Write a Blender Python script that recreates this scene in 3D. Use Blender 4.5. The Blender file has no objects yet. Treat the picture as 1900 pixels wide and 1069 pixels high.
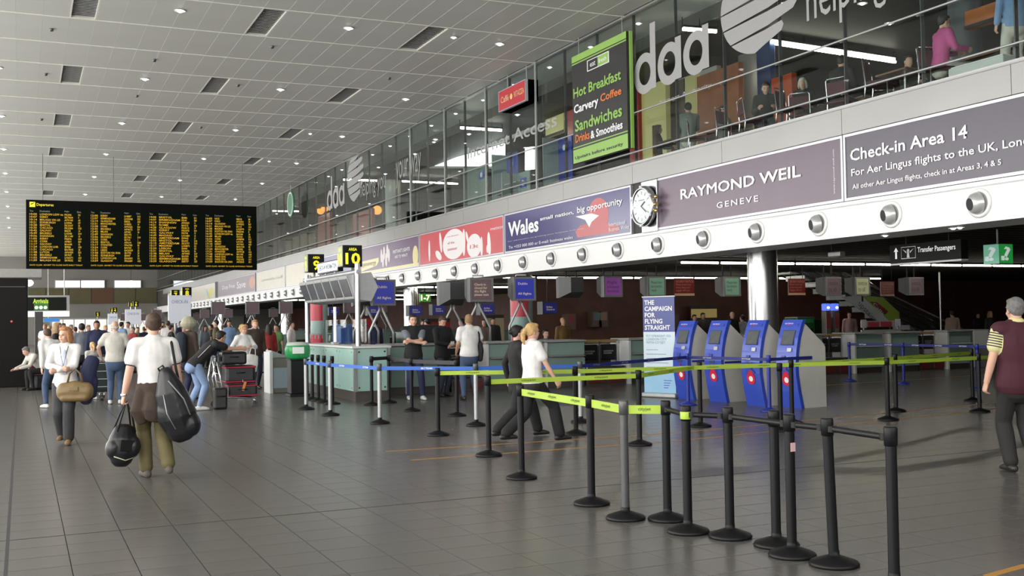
import bpy, bmesh, math, random
from mathutils import Vector, Matrix, Euler
import numpy as np
random.seed(7)
SC = bpy.context.scene
COL = SC.collection
PI = math.pi

# ------------------------------------------------------------------ camera
HCAM = 1.655
_c = (950.0, 534.5)
_v1 = (40 - _c[0], 608 - _c[1]); _v2 = (5200 - _c[0], 527 - _c[1])     # vanishing points of the hall axis (Y) and the cross axis (X)
FPX = math.sqrt(-(_v1[0]*_v2[0] + _v1[1]*_v2[1]))
_Y = Vector((_v1[0], _v1[1], FPX)).normalized(); _X = Vector((_v2[0], _v2[1], FPX)).normalized(); _Z = _X.cross(_Y)
CAMM = Matrix((_X, _Y, _Z))                                             # image axes (right, down, forward) -> world
cam_d = bpy.data.cameras.new('camera'); cam = bpy.data.objects.new('camera', cam_d); COL.objects.link(cam)
cam_d.sensor_width = 36; cam_d.lens = FPX*36/1900; cam_d.clip_end = 500; cam_d.clip_start = 0.05
_r = CAMM.col[0]; _d = CAMM.col[1]; _f = CAMM.col[2]
cam.matrix_world = Matrix(((_r[0], -_d[0], -_f[0], 0), (_r[1], -_d[1], -_f[1], 0), (_r[2], -_d[2], -_f[2], HCAM), (0, 0, 0, 1)))
SC.camera = cam
CPOS = Vector((0, 0, HCAM))
def ray(px, py): return CAMM @ Vector((px-_c[0], py-_c[1], FPX))
def F(px, py, z=0.0):                     # where a line of sight meets a level plane
    d = ray(px, py); return CPOS + d*((z-HCAM)/d.z)
def onX(px, py, x): d = ray(px, py); return CPOS + d*(x/d.x)
def onY(px, py, y): d = ray(px, py); return CPOS + d*(y/d.y)

# ------------------------------------------------------------------ sky, daylight, exposure
w = bpy.data.worlds.new('overcast_sky'); SC.world = w; w.use_nodes = True
bg = w.node_tree.nodes['Background']; bg.inputs[0].default_value = (1.0, 0.985, 0.955, 1); bg.inputs[1].default_value = 5.6
SC.view_settings.view_transform = 'Standard'; SC.view_settings.look = 'None'; SC.view_settings.gamma = 1
SC.view_settings.use_curve_mapping = False; SC.view_settings.exposure = 0.0
SC.cycles.use_denoising = True
XL = -7.0; YB = -5.0; YE = 112.0; XB = 12.4; ZC = 8.45
def portal(name, loc, rot, sx, sy):
    l = bpy.data.lights.new(name, 'AREA'); l.shape = 'RECTANGLE'; l.size = sx; l.size_y = sy; l.cycles.is_portal = True
    o = bpy.data.objects.new(name, l); COL.objects.link(o); o.location = loc; o.rotation_euler = rot
portal('daylight_portal_side', (XL-.3, (YB+YE)/2, 4.2), (0, -PI/2, 0), 7.6, YE-YB)

portal('daylight_portal_end', ((XL+XB)/2, YB-.4, 5.9), (-PI/2, 0, 0), XB-XL, 4.6)

# ------------------------------------------------------------------ materials
MATS = {}
def mat(name, col, rough=.5, metal=0, var=.06, scale=8, bump=0, emit=0, ecol=None, spec=.5, alpha=None, coat=0):
    if name in MATS: return MATS[name]
    m = bpy.data.materials.new(name); m.use_nodes = True; nt = m.node_tree; b = nt.nodes['Principled BSDF']
    c = tuple(col) + (1,)
    if var > 0:
        tc = nt.nodes.new('ShaderNodeTexCoord'); nz = nt.nodes.new('ShaderNodeTexNoise'); nz.inputs['Scale'].default_value = scale; nz.inputs['Detail'].default_value = 3
        nt.links.new(tc.outputs['Object'], nz.inputs['Vector'])
        rp = nt.nodes.new('ShaderNodeValToRGB'); rp.color_ramp.elements[0].position = .3; rp.color_ramp.elements[1].position = .7
        rp.color_ramp.elements[0].color = tuple(max(0, x*(1-var)) for x in col)+(1,); rp.color_ramp.elements[1].color = tuple(min(1, x*(1+var)) for x in col)+(1,)
        nt.links.new(nz.outputs['Fac'], rp.inputs['Fac']); nt.links.new(rp.outputs['Color'], b.inputs['Base Color'])
        if bump:
            bp = nt.nodes.new('ShaderNodeBump'); bp.inputs['Strength'].default_value = bump; bp.inputs['Distance'].default_value = .02
            nt.links.new(nz.outputs['Fac'], bp.inputs['Height']); nt.links.new(bp.outputs['Normal'], b.inputs['Normal'])
    b.inputs['Base Color'].default_value = c; b.inputs['Roughness'].default_value = rough; b.inputs['Metallic'].default_value = metal
    b.inputs['Specular IOR Level'].default_value = spec; b.inputs['Coat Weight'].default_value = coat
    if emit:
        b.inputs['Emission Color'].default_value = tuple(ecol or col)+(1,); b.inputs['Emission Strength'].default_value = emit
    MATS[name] = m; return m
def s2l(r, g, b): return tuple(((x/255)/12.92 if x/255 <= .04045 else ((x/255+.055)/1.055)**2.4) for x in (r, g, b))
def glassmat(name, tint=(.86,.92,.9), refl=.10, rough=.02, graze=.9):
    m = bpy.data.materials.new(name); m.use_nodes = True; nt = m.node_tree; nt.nodes.clear()
    o = nt.nodes.new('ShaderNodeOutputMaterial'); t = nt.nodes.new('ShaderNodeBsdfTransparent'); g = nt.nodes.new('ShaderNodeBsdfGlossy')
    t.inputs[0].default_value = tint+(1,); g.inputs['Roughness'].default_value = rough
    lw = nt.nodes.new('ShaderNodeLayerWeight'); lw.inputs[0].default_value = .5; pw = nt.nodes.new('ShaderNodeMath'); pw.operation = 'POWER'; pw.inputs[1].default_value = 5
    mx = nt.nodes.new('ShaderNodeMixShader'); ml = nt.nodes.new('ShaderNodeMath'); ml.operation = 'MULTIPLY_ADD'; ml.inputs[1].default_value = graze; ml.inputs[2].default_value = refl
    nt.links.new(lw.outputs['Facing'], pw.inputs[0]); nt.links.new(pw.outputs[0], ml.inputs[0]); nt.links.new(ml.outputs[0], mx.inputs[0]); nt.links.new(t.outputs[0], mx.inputs[1]); nt.links.new(g.outputs[0], mx.inputs[2]); nt.links.new(mx.outputs[0], o.inputs[0])
    MATS[name] = m; return m
M_glass = glassmat('balustrade_glass', (.88,.92,.90), .02)
M_cglass = glassmat('counter_glass', (.9,.95,.93), .008, graze=.35)
M_tile = mat('floor_tile', (.108,.103,.095), .27, var=.10, scale=1.3, spec=.5)
M_grout = mat('floor_grout', (.035,.034,.032), .8, var=.1, scale=3)
M_panel = mat('ceiling_panel_paint', (.50,.50,.468), .45, var=.03, scale=.7)
M_rail = mat('ceiling_rail_paint', (.64,.63,.57), .5, var=.02)
M_strip = mat('soffit_strip_paint', (.74,.75,.75), .5, var=.04, scale=1)
M_white = mat('fascia_white', (.86,.86,.85), .4, var=.01)
M_band = mat('fascia_grey_metal', (.36,.355,.35), .35, .3, var=.05, scale=.6)
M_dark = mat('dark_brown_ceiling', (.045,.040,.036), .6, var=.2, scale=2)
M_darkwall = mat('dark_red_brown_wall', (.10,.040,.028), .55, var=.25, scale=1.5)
M_steel = mat('brushed_steel', (.55,.56,.57), .28, 1, var=.05, scale=20)
M_satin = mat('satin_grey_metal', (.42,.43,.43), .4, .6, var=.05, scale=10)
M_chrome = mat('chrome', (.75,.76,.77), .12, 1, var=0)
M_black = mat('black_plastic', (.008,.008,.009), .45, var=.15, scale=20, spec=.3)
M_blackm = mat('black_powder_coat', (.006,.006,.007), .42, var=.2, scale=30, spec=.25)
M_gpost = mat('grey_powder_coat', (.085,.085,.088), .35, .3, var=.1, scale=20)
M_mint = mat('mint_glass_panel', (.36,.55,.50), .18, var=.03, scale=3, spec=.6)
M_teal = mat('sage_counter_panel', (.23,.33,.295), .3, var=.04, scale=3)
M_cwhite = mat('counter_white', (.62,.63,.62), .4, var=.03)
M_ctop = mat('counter_top_grey', (.30,.31,.30), .35, var=.06, scale=6)
M_kick = mat('counter_kickplate', (.075,.062,.055), .4, var=.1)
M_wht = mat('print_white', (.85,.85,.86), .5, var=0)
M_blk = mat('print_black', (.015,.015,.016), .5, var=0)
M_yel = mat('sign_yellow', (.85,.78,.02), .5, var=0, emit=.55, ecol=(.9,.82,.02))
M_ycab = mat('sign_black_face', (.010,.012,.009), .5, var=.05, spec=.15)
M_wlit = mat('print_backlit_white', (.85,.85,.85), .5, var=0, emit=.45, ecol=(.9,.92,.95))
M_tube = mat('fluorescent_tube', (1,1,1), .5, var=0, emit=22, ecol=(1,.93,.78))
M_spot = mat('downlight_lamp', (1,1,1), .5, var=0, emit=9, ecol=(1,.98,.95))
M_amber = mat('amber_led', (.1,.06,0), .5, var=0, emit=.8, ecol=(.88,.52,.02))
M_scr = mat('board_screen', (.0025,.006,.0025), .55, var=.2, scale=3, spec=.06)

# ------------------------------------------------------------------ mesh helpers
class MB:
    def __init__(s): s.v = []; s.f = []; s.m = []; s.smooth = []
    def add(s, vs, fs, mi=0, sm=False):
        o = len(s.v); s.v += [tuple(p) for p in vs]; s.f += [tuple(i+o for i in f) for f in fs]; s.m += [mi]*len(fs); s.smooth += [sm]*len(fs); return s
    def box(s, c, d, mi=0, rot=None):
        x, y, z = d[0]/2, d[1]/2, d[2]/2
        P = [Vector((a*x, b*y, e*z)) for a in (-1,1) for b in (-1,1) for e in (-1,1)]
        if rot is not None: P = [rot @ p for p in P]
        P = [p+Vector(c) for p in P]
        return s.add(P, [(0,1,3,2),(4,6,7,5),(0,4,5,1),(2,3,7,6),(0,2,6,4),(1,5,7,3)], mi)
    def b2(s, a, b, mi=0): return s.box([(a[i]+b[i])/2 for i in range(3)], [abs(b[i]-a[i]) for i in range(3)], mi)
    def bev(s, c, d, r=.02, mi=0, rot=None):          # box with bevelled edges
        bm = bmesh.new(); bmesh.ops.create_cube(bm, size=1)
        for v in bm.verts: v.co = Vector((v.co.x*d[0], v.co.y*d[1], v.co.z*d[2]))
        bmesh.ops.bevel(bm, geom=list(bm.edges), offset=r, segments=2, affect='EDGES', profile=.5)
        P = [v.co.copy() for v in bm.verts]
        if rot is not None: P = [rot @ p for p in P]
        s.add([p+Vector(c) for p in P], [tuple(v.index for v in f.verts) for f in bm.faces], mi, False); bm.free(); return s
    def cyl(s, a, b, r, r2=None, n=16, mi=0, sm=True, caps=True):
        a = Vector(a); b = Vector(b); r2 = r if r2 is None else r2; d = (b-a).normalized()
        u = d.orthogonal().normalized(); w_ = d.cross(u); P = []
        for q, rr in ((a, r), (b, r2)):
            for k in range(n): t = 2*PI*k/n; P.append(q+u*(rr*math.cos(t))+w_*(rr*math.sin(t)))
        s.add(P, [(k, (k+1)%n, n+(k+1)%n, n+k) for k in range(n)], mi, sm)
        if caps: s.add(P, [tuple(range(n-1,-1,-1)), tuple(range(n, 2*n))], mi, False)
        return s
    def tube(s, path, r, n=8, mi=0):
        path = [Vector(p) for p in path]; P = []; prev = None
        for i, p in enumerate(path):
            d = (path[min(i+1, len(path)-1)]-path[max(i-1, 0)]).normalized()
            u = d.orthogonal().normalized() if prev is None else (prev-d*prev.dot(d)).normalized()
            prev = u; w_ = d.cross(u)
            for k in range(n): t = 2*PI*k/n; P.append(p+u*(r*math.cos(t))+w_*(r*math.sin(t)))
        fs = [(i*n+k, i*n+(k+1)%n, (i+1)*n+(k+1)%n, (i+1)*n+k) for i in range(len(path)-1) for k in range(n)]
        fs += [tuple(range(n-1,-1,-1)), tuple(range((len(path)-1)*n, len(path)*n))]
        return s.add(P, fs, mi, True)
    def lathe(s, prof, n=24, mi=0, M=None, sm=True):     # prof: (r, z)
        prof = list(prof); tips = [None, None]
        if prof[0][0] < .001: tips[0] = prof.pop(0)[1]
        if prof[-1][0] < .001: tips[1] = prof.pop()[1]
        P = []
        for r, z in prof:
            for k in range(n): t = 2*PI*k/n; P.append(Vector((r*math.cos(t), r*math.sin(t), z)))
        c0 = Vector((0, 0, prof[0][1] if tips[0] is None else tips[0])); c1 = Vector((0, 0, prof[-1][1] if tips[1] is None else tips[1]))
        if M is not None: P = [M @ p for p in P]; c0 = M @ c0; c1 = M @ c1
        L_ = (len(prof)-1)*n; Q = P+[c0, c1]; a, b = len(P), len(P)+1
        fs = [(i*n+k, i*n+(k+1)%n, (i+1)*n+(k+1)%n, (i+1)*n+k) for i in range(len(prof)-1) for k in range(n)]
        o = len(s.v); s.add(Q, fs, mi, sm)
        d0 = tips[0] is not None and abs(tips[0]-prof[0][1]) > 1e-5; d1 = tips[1] is not None and abs(tips[1]-prof[-1][1]) > 1e-5
        cap = []
        if tips[0] is not None: cap += [((k+1)%n, k, a) for k in range(n)]; s.smooth += [d0 and sm]*n
        if tips[1] is not None: cap += [(L_+k, L_+(k+1)%n, b) for k in range(n)]; s.smooth += [d1 and sm]*n
        s.f += [tuple(i+o for i in f) for f in cap]; s.m += [mi]*len(cap)
        return s
    def prism(s, poly, a, b, ax=1, mi=0, sm=False):      # 2-D outline extruded along axis ax from a to b
        def mk(p, t):
            q = [0, 0, 0]; q[ax] = t; o = [i for i in range(3) if i != ax]; q[o[0]] = p[0]; q[o[1]] = p[1]; return q
        n = len(poly); P = [mk(p, a) for p in poly]+[mk(p, b) for p in poly]
        s.add(P, [(k, (k+1)%n, n+(k+1)%n, n+k) for k in range(n)], mi, sm)
        return s.add(P, [tuple(range(n-1,-1,-1)), tuple(range(n, 2*n))], mi)
    def ell(s, c, r, n=14, m_=9, mi=0, rot=None):
        P = []
        for i in range(m_+1):
            t = PI*i/m_
            for k in range(n):
                a = 2*PI*k/n; p = Vector((r[0]*math.sin(t)*math.cos(a), r[1]*math.sin(t)*math.sin(a), r[2]*math.cos(t)))
                P.append((rot @ p if rot is not None else p)+Vector(c))
        return s.add(P, [(i*n+k, (i+1)*n+k, (i+1)*n+(k+1)%n, i*n+(k+1)%n) for i in range(m_) for k in range(n)], mi, True)
    def mesh(s, name, mats):
        me = bpy.data.meshes.new(name); me.from_pydata(s.v, [], s.f)
        for m in (mats if isinstance(mats, (list, tuple)) else [mats]): me.materials.append(m)
        me.polygons.foreach_set('material_index', s.m); me.polygons.foreach_set('use_smooth', s.smooth)
        bm = bmesh.new(); bm.from_mesh(me); bmesh.ops.recalc_face_normals(bm, faces=bm.faces); bm.to_mesh(me); bm.free()
        me.update(); return me
    def build(s, name, mats, parent=None, loc=(0,0,0), rot=None):
        return link(name, s.mesh(name, mats), parent, loc, rot)
def link(name, me, parent=None, loc=(0,0,0), rot=None):
    o = bpy.data.objects.new(name, me); COL.objects.link(o); o.location = loc
    if rot is not None: o.rotation_euler = rot
    if parent is not None: o.parent = parent
    return o
def tag(o, label=None, cat=None, group=None, kind=None):
    if label: o['label'] = label
    if cat: o['category'] = cat
    if group: o['group'] = group
    if kind: o['kind'] = kind
    return o
def thing(name, label, cat, loc=(0,0,0), rz=0, group=None, M=None):
    o = bpy.data.objects.new(name, None); COL.objects.link(o); o.empty_display_size = .1
    if M is not None: o.matrix_world = Matrix.Translation(Vector(loc)) @ M.to_4x4()
    else: o.location = loc; o.rotation_euler = (0, 0, rz)
    return tag(o, label, cat, group)
def copy_tree(o, parent=None):
    c = o.copy(); COL.objects.link(c)
    if parent is not None: c.parent = parent
    for ch in list(o.children): copy_tree(ch, c)
    return c
def struct(name, mb, m, loc=(0,0,0)): return tag(mb.build(name, m, None, loc), kind='structure')
FW = Matrix(((0,0,-1),(-1,0,0),(0,1,0)))      # sign frame facing the hall (-X): local x = -Y, y = up, z = -X
FS = Matrix(((1,0,0),(0,0,-1),(0,1,0)))       # sign frame facing -Y: local x = X, y = up, z = -Y
def FR(a):                                    # upright frame turned by a about Z from FS
    return Matrix.Rotation(a, 3, 'Z') @ FS

TMP = bpy.data.scenes.new('tmp')
def bake(ob):                                 # evaluated mesh of a helper object, in a scratch scene
    TMP.collection.objects.link(ob); vl = TMP.view_layers[0]; vl.update()
    me = bpy.data.meshes.new_from_object(ob.evaluated_get(vl.depsgraph)); bpy.data.objects.remove(ob); return me
def textmesh(body, bold=0.0, align='LEFT', line=1.0, shear=0.0, space=1.0, ext=0.0):
    cu = bpy.data.curves.new('t', 'FONT'); cu.body = body; cu.align_x = align; cu.offset = bold; cu.space_line = line; cu.shear = shear; cu.space_character = space
    cu.resolution_u = 2; cu.extrude = ext
    ob = bpy.data.objects.new('t', cu); me = bake(ob); bpy.data.curves.remove(cu); return me
def text(parent, body, u, v, w_, h, n, m, bold=0.0, align='LEFT', line=1.0, keep=False, name='lettering', shear=0.0, rot=None, space=1.0, ext=0.0, heavy=0.0):
    """lettering in the parent's sign frame, filling the box (u, v)-(u+w, v+h) at height n off the face; keep=True keeps proportions"""
    me = textmesh(body, bold, align, line, shear, space, ext/max(h, .01) if ext else 0)
    if heavy:                                  # thicker strokes: outline repeated with small shifts
        bm = bmesh.new()
        for k, (dx, dy) in enumerate(((0,0),(heavy,0),(-heavy,0),(0,heavy*.8),(0,-heavy*.8),(heavy*.7,heavy*.6),(-heavy*.7,-heavy*.6),(heavy*.7,-heavy*.6),(-heavy*.7,heavy*.6))):
            m2 = me.copy(); m2.transform(Matrix.Translation((dx, dy, .0012*k))); bm.from_mesh(m2); bpy.data.meshes.remove(m2)
        bm.to_mesh(me); bm.free()
    if rot: me.transform(Matrix.Rotation(rot, 4, 'Z'))
    n_ = len(me.vertices); a = np.empty(n_*3); me.vertices.foreach_get('co', a); a = a.reshape(-1, 3)
    lo = a.min(0); hi = a.max(0); sx = w_/max(hi[0]-lo[0], 1e-6); sy = h/max(hi[1]-lo[1], 1e-6)
    if keep: sx = sy = min(sx, sy)
    a[:, 0] = (a[:, 0]-lo[0])*sx+u; a[:, 1] = (a[:, 1]-lo[1])*sy+v; a[:, 2] = a[:, 2]*sy+n
    me.vertices.foreach_set('co', a.ravel()); me.materials.clear(); me.materials.append(m)
    for p in me.polygons: p.material_index = 0
    me.update(); return link(name, me, parent)
# ================================================================== SETTING
# ---- floor: slab, 300 nearest tiles as pieces, the rest of the tiles as one mesh
TX, TY = .41, .39
fl = struct('floor', MB().b2((XL-1, YB-1, -.3), (46, YE+1, -.006)), M_grout)
def tile_mesh():
    m = MB(); a, b = TX/2-.0028, TY/2-.0050; e = .0004
    m.add([(-a,-b,-.004),(a,-b,-.004),(a,b,-.004),(-a,b,-.004),(-a+e,-b+e,0),(a-e,-b+e,0),(a-e,b-e,0),(-a+e,b-e,0)],
          [(4,5,6,7),(0,1,5,4),(1,2,6,5),(2,3,7,6),(3,0,4,7)]); return m.mesh('floor_tile', M_tile)
tm = tile_mesh(); near = []; rest = []
def toimg(p):
    c = CAMM.transposed() @ (Vector(p)-CPOS)
    return (_c[0]+FPX*c.x/c.z, _c[1]+FPX*c.y/c.z, c.z) if c.z > .1 else (-9999, -9999, -1)
for i in range(-17, 85):
    for j in range(-8, 68):
        x = -.10+TX*(i+.5); y = 6.46+TY*(j+.5)
        q = toimg((x, y, 0)); vis = -40 < q[0] < 1940 and q[1] < 1100 and q[2] > 0
        (near if vis else rest).append((q[2], x, y))
near.sort(); rest = [(x, y) for _, x, y in rest]+[(x, y) for _, x, y in near[300:]]
for k, x, y in near[:300]: link('floor_tile', tm, fl, (x, y, 0))
tv = np.array([v.co for v in tm.vertices]); tf = [tuple(p.vertices) for p in tm.polygons]
m = MB()
for x, y in rest: m.add(tv+np.array([x, y, 0]), tf)
me = bpy.data.meshes.new('floor_tiles'); me.from_pydata(m.v, [], m.f); me.materials.append(M_tile)
tag(link('floor_tiles', me, fl), kind='stuff')
x0 = -.10+TX*85; y1 = 6.46+TY*68; y0 = 6.46-TY*8; xl = -.10-TX*17       # beyond the tile joints one can tell apart: plain floor
m = MB().b2((xl, y1, -.006), (46, YE+1, 0)).b2((x0, y0, -.006), (46, y1, 0)).b2((XL-1, YB-1, -.006), (xl, YE+1, 0)).b2((xl, YB-1, -.006), (46, y0, 0))
m.build('plain_floor', M_tile, fl)
M_exp = mat('expansion_joint', (.03,.03,.03), .6, var=.1)
MB().b2((-.112, 4, -.004), (-.088, 60, .0012)).build('expansion_joint', M_exp, fl); MB().b2((-6, 9.192, -.004), (30, 9.208, .0008)).build('expansion_joint', M_exp, fl)
M_line = mat('floor_tape_yellow', s2l(176,128,52), .5, var=.1, scale=4)
def tape(a, b, label, wd=.05):
    a = Vector((a[0], a[1], 0)); b = Vector((b[0], b[1], 0)); d = (b-a).normalized(); n = Vector((-d.y, d.x, 0))*wd/2; z = Vector((0,0,.002))
    tag(MB().add([a-n, b-n, b+n, a+n, a-n+z, b-n+z, b+n+z, a+n+z], [(4,5,6,7),(0,1,5,4),(1,2,6,5),(2,3,7,6),(3,0,4,7)]).build('floor_tape_line', M_line), label, 'tape line', 'yellow floor lines')
tape(F(716,838), F(1258,803), 'farther yellow floor line running behind the foremost barrier posts'); tape(F(763,854), F(1258,818), 'nearer yellow floor line passing the foremost belt posts')
tape(F(1258,803), F(1858,746), 'yellow floor line continuing right towards the man in the maroon vest'); tape(F(1258,818), F(1858,758), 'second yellow floor line ending by the shoes of the vested man')
tape(F(1520,716), F(1835,695), 'distant yellow floor line before the right check-in desks'); tape(F(1832,1069), F(1905,1049), 'yellow floor line cut by the lower right corner', .06)

# ---- ceiling: panels between cross rails, recessed dark vents, downlights
PX, PY = 3.77/7, 2.30
cx0 = .97; cy0 = 29.62
ce = struct('ceiling', MB().b2((XL-1, YB-1, ZC+.12), (XB+1.4, YE+1, ZC+.3)), M_panel)
def pan(dx, dy):
    m = MB(); a, b = dx/2-.0012, dy/2-.02; t0, t1 = .0, .005
    m.add([(-a,-b,t0),(a,-b,t1),(a,b,t1),(-a,b,t0),(-a,-b,.10),(a,-b,.10),(a,b,.10),(-a,b,.10)], [(3,2,1,0),(0,1,5,4),(1,2,6,5),(2,3,7,6),(3,0,4,7)]); return m.mesh('ceiling_panel', M_panel)
pm = pan(PX, PY); ppos = []; vents = []
for i in range(-15, 22):
    for j in range(-15, 36):
        x = cx0+PX*(i+.5); y = cy0+PY*(j+.5)
        if x > XB-.2 or y > YE: continue
        if i % 7 == 0 and j % 3 == 0: vents.append((x, y, i//7, j//3)); continue
        q = toimg((x, y, ZC)); vis = -30 < q[0] < 1300 and -30 < q[1] < 520 and q[2] > 0
        ppos.append((q[2] if vis else 999, x, y))
ppos.sort()
for k, x, y in ppos[:300]: link('ceiling_panel', pm, ce, (x, y, ZC))
pv = np.array([v.co for v in pm.vertices]); pf = [tuple(p.vertices) for p in pm.polygons]; m = MB()
for k, x, y in ppos[300:]: m.add(pv+np.array([x, y, ZC]), pf)
me = bpy.data.meshes.new('ceiling_panels'); me.from_pydata(m.v, [], m.f); me.materials.append(M_panel); tag(link('ceiling_panels', me, ce), kind='stuff')
rm = MB().b2((XL, -.022, -.012), (XB, .022, .03)).mesh('ceiling_rail', M_rail)
for j in range(-15, 36): link('ceiling_rail', rm, ce, (0, cy0+PY*j, ZC))
# the light cove along the left edge of the ceiling
M_vent = mat('vent_dark_grey', (.30,.30,.29), .5, var=.15, scale=6)
M_ventin = mat('vent_inside', (.20,.20,.19), .7, var=.2)
vf = MB(); a, b = PX/2-.01, PY/2-.03
for c, d in (((-a,0,.05),(.03,2*b,.1)),((a,0,.05),(.03,2*b,.1)),((0,-b,.05),(2*a,.03,.1)),((0,b,.05),(2*a,.03,.1))): vf.box(c, d)
vf = vf.mesh('vent_frame', M_rail); vb = MB().box((0,0,.09), (2*a-.03,2*b-.03,.02)).mesh('vent_back', M_ventin)
vs = MB().box((0,0,0), (2*a-.04,.05,.012), rot=Matrix.Rotation(.5,3,'X')).mesh('slat', M_vent)
colw = {-2: 'far left', -1: 'left', 0: 'first', 1: 'second', 2: 'third', 3: 'fourth'}
ordw = ['nearest','second','third','fourth','fifth','sixth','seventh','eighth','ninth','tenth','eleventh','twelfth']
for x, y, i, j in vents:
    if i < 0 or y < 20 or y > 82: continue
    t = thing('ceiling_vent', 'dark louvred ceiling vent, %s in its row from the camera, %s row from the left' % (ordw[j+1], colw[i]), 'vent', (x, y, ZC), 0, 'dark ceiling vents')
    link('vent_frame', vf, t); link('vent_back', vb, t)
    for k in range(18 if j < 2 else 9): link('slat', vs, t, (0, -b+.09+k*(2*b-.18)/(17 if j < 2 else 8), .045))
M_rim = mat('downlight_rim', (.7,.7,.68), .35, .4, var=0)
dr = MB().lathe([(.14,0),(.15,.012),(.10,.012),(.085,.06)], 20).mesh('trim_ring', M_rim); dl = MB().lathe([(.0001,-.045),(.04,-.038),(.07,-.015),(.08,.012),(.0001,.012)], 16).mesh('lamp', M_spot)
def downlight(x, y, z, label, sc=1.0, group='ceiling downlights'):
    t = thing('ceiling_downlight', label, 'ceiling light', (x, y, z-.02), 0, group); t.scale = (sc*.8, sc*.8, sc*.8); link('trim_ring', dr, t); link('lamp', dl, t)
for i, x in enumerate((-.55, 3.09, 6.83, 10.65)):
    for j in range(-1, 8):
        y = 30.5+6.95*j
        downlight(x-.004*(y-30), y, ZC, 'bright ceiling downlight, %s from the camera in the %s line from the left' % (ordw[j+1], ordw[i] if i else 'leftmost'))
for j in (0, 1, 2): downlight(9.4, 23.4+6.95*(j)+(6.95 if j else 0), ZC, 'faint ceiling downlight beside the %s vent of the third vent row' % ordw[j], .7)
for j in range(14): downlight(12.93, 20.75+2.27*j, ZC+.01, 'small downlight in the grey strip above the glass, %s from the right' % (ordw+['thirteenth','fourteenth'])[j], .75, 'strip downlights above the glass')
sd = MB().lathe([(.0001,-.06),(.035,-.06),(.05,-.02),(.05,.02)], 12).mesh('smoke_detector', M_gpost)
for k, (x, y) in enumerate(sorted(((.63,26.1),(3.09,28.2),(5.58,25.8),(.6,30.8),(3.1,32.8),(5.59,30.35),(9.3,28.0),(.6,37.6),(5.6,37.3)), key=lambda q: q[1])):
    tag(link('smoke_detector', sd, None, (x, y, ZC)), 'tiny dark smoke detector on the ceiling, %s from the camera' % ordw[k], 'smoke detector', 'smoke detectors on the ceiling')

# ---- left side and ends: tall daylight glazing, out of the picture on the left
M_mull = mat('window_frame_grey', (.35,.36,.36), .5, .3, var=.04)
m = MB()
for k in range(0, 40): m.b2((XL-.1, YB+k*3.0-.05, 0), (XL+.05, YB+k*3.0+.05, ZC+.1))
m.b2((XL-.1, YB, 0), (XL+.05, YE, .35)).b2((XL-.1, YB, 4.1), (XL+.05, YE, 4.2)).b2((XL-.1, YB, ZC-.1), (XL+.05, YE, ZC+.3))
struct('wall_left', m, M_mull)
m = MB().b2((XL-.2, YB-.3, 0), (46, YB, 3.6)).b2((XL-.2, YB-.3, ZC-.2), (46, YB, ZC+.3)).b2((XB, YB-.3, 3.6), (46, YB, ZC+.3))
for k in range(8): m.b2((XL+k*2.77-.05, YB-.25, 3.6), (XL+k*2.77+.05, YB-.05, ZC))
struct('wall_back', m, mat('back_wall_grey', (.30,.29,.28), .6, var=.1, scale=.5))
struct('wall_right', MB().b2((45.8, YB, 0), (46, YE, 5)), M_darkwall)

# ---- far end of the hall
M_olive = mat('end_wall_olive', (.085,.075,.03), .5, var=.2, scale=.5); M_ebrown = mat('end_wall_brown', (.10,.045,.02), .5, var=.1)
M_egrey = mat('end_wall_grey', (.20,.19,.17), .6, var=.1, scale=.4); M_ewin = mat('far_window_daylight', (1,1,1), .5, var=0, emit=1.6, ecol=(.85,.95,1)); M_ewarm = mat('far_lit_window', (1,1,1), .5, var=0, emit=.5, ecol=(1,.93,.8))
we = struct('wall_end', MB().b2((XL, YE, 0), (46, YE+.3, ZC+.2)), M_egrey)
k = 0
for x in np.arange(-4, 21, 2.05):
    MB().b2((x+.05, YE-.12, 3.9), (x+2.0, YE, 5.45)).build('wall_panel', M_ebrown if k % 4 == 1 else M_olive, we); k += 1
for k, (a, b_, z0, z1, mm) in enumerate(((3.0,5.2,5.5,6.15,M_ewarm),(5.3,7.4,5.5,6.15,M_ewin),(8.4,10.8,5.5,6.15,M_ewin),(17.4,18.6,5.4,6.3,M_ewin))):
    w_ = tag(MB().b2((a-.08, YE-.25, z0-.08), (b_+.08, YE-.02, z1+.08)).build('window_%d' % (k+1), M_mull), kind='structure'); MB().b2((a, YE-.3, z0), (b_, YE-.24, z1)).build('pane', mm, w_)
w_ = tag(MB().b2((2.5, YE-.15, 0), (21, YE-.02, 2.5)).build('window_5', M_mull), kind='structure')
for x in np.arange(2.7, 11, 1.0): MB().b2((x, YE-.2, .1), (x+.9, YE-.14, 2.35)).build('pane', M_ewarm, w_)
for px, py, c_ in ((243,527,'round'),(53+0,525,'left')):
    p = onY(px, py, 108); t = thing('pendant_light', 'glowing white %s lamp before the far end wall' % ('round' if c_ == 'round' else 'wide'), 'lamp', (p.x, 108, p.z))
    MB().ell((0,0,0), (.42,.2,.32)).build('globe', mat('far_lamp_glow', (1,1,1), .5, var=0, emit=5, ecol=(1,.98,.92)), t); MB().cyl((0,0,.3), (0,0,ZC-p.z), .02, n=6).build('cord', M_black, t)

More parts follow.
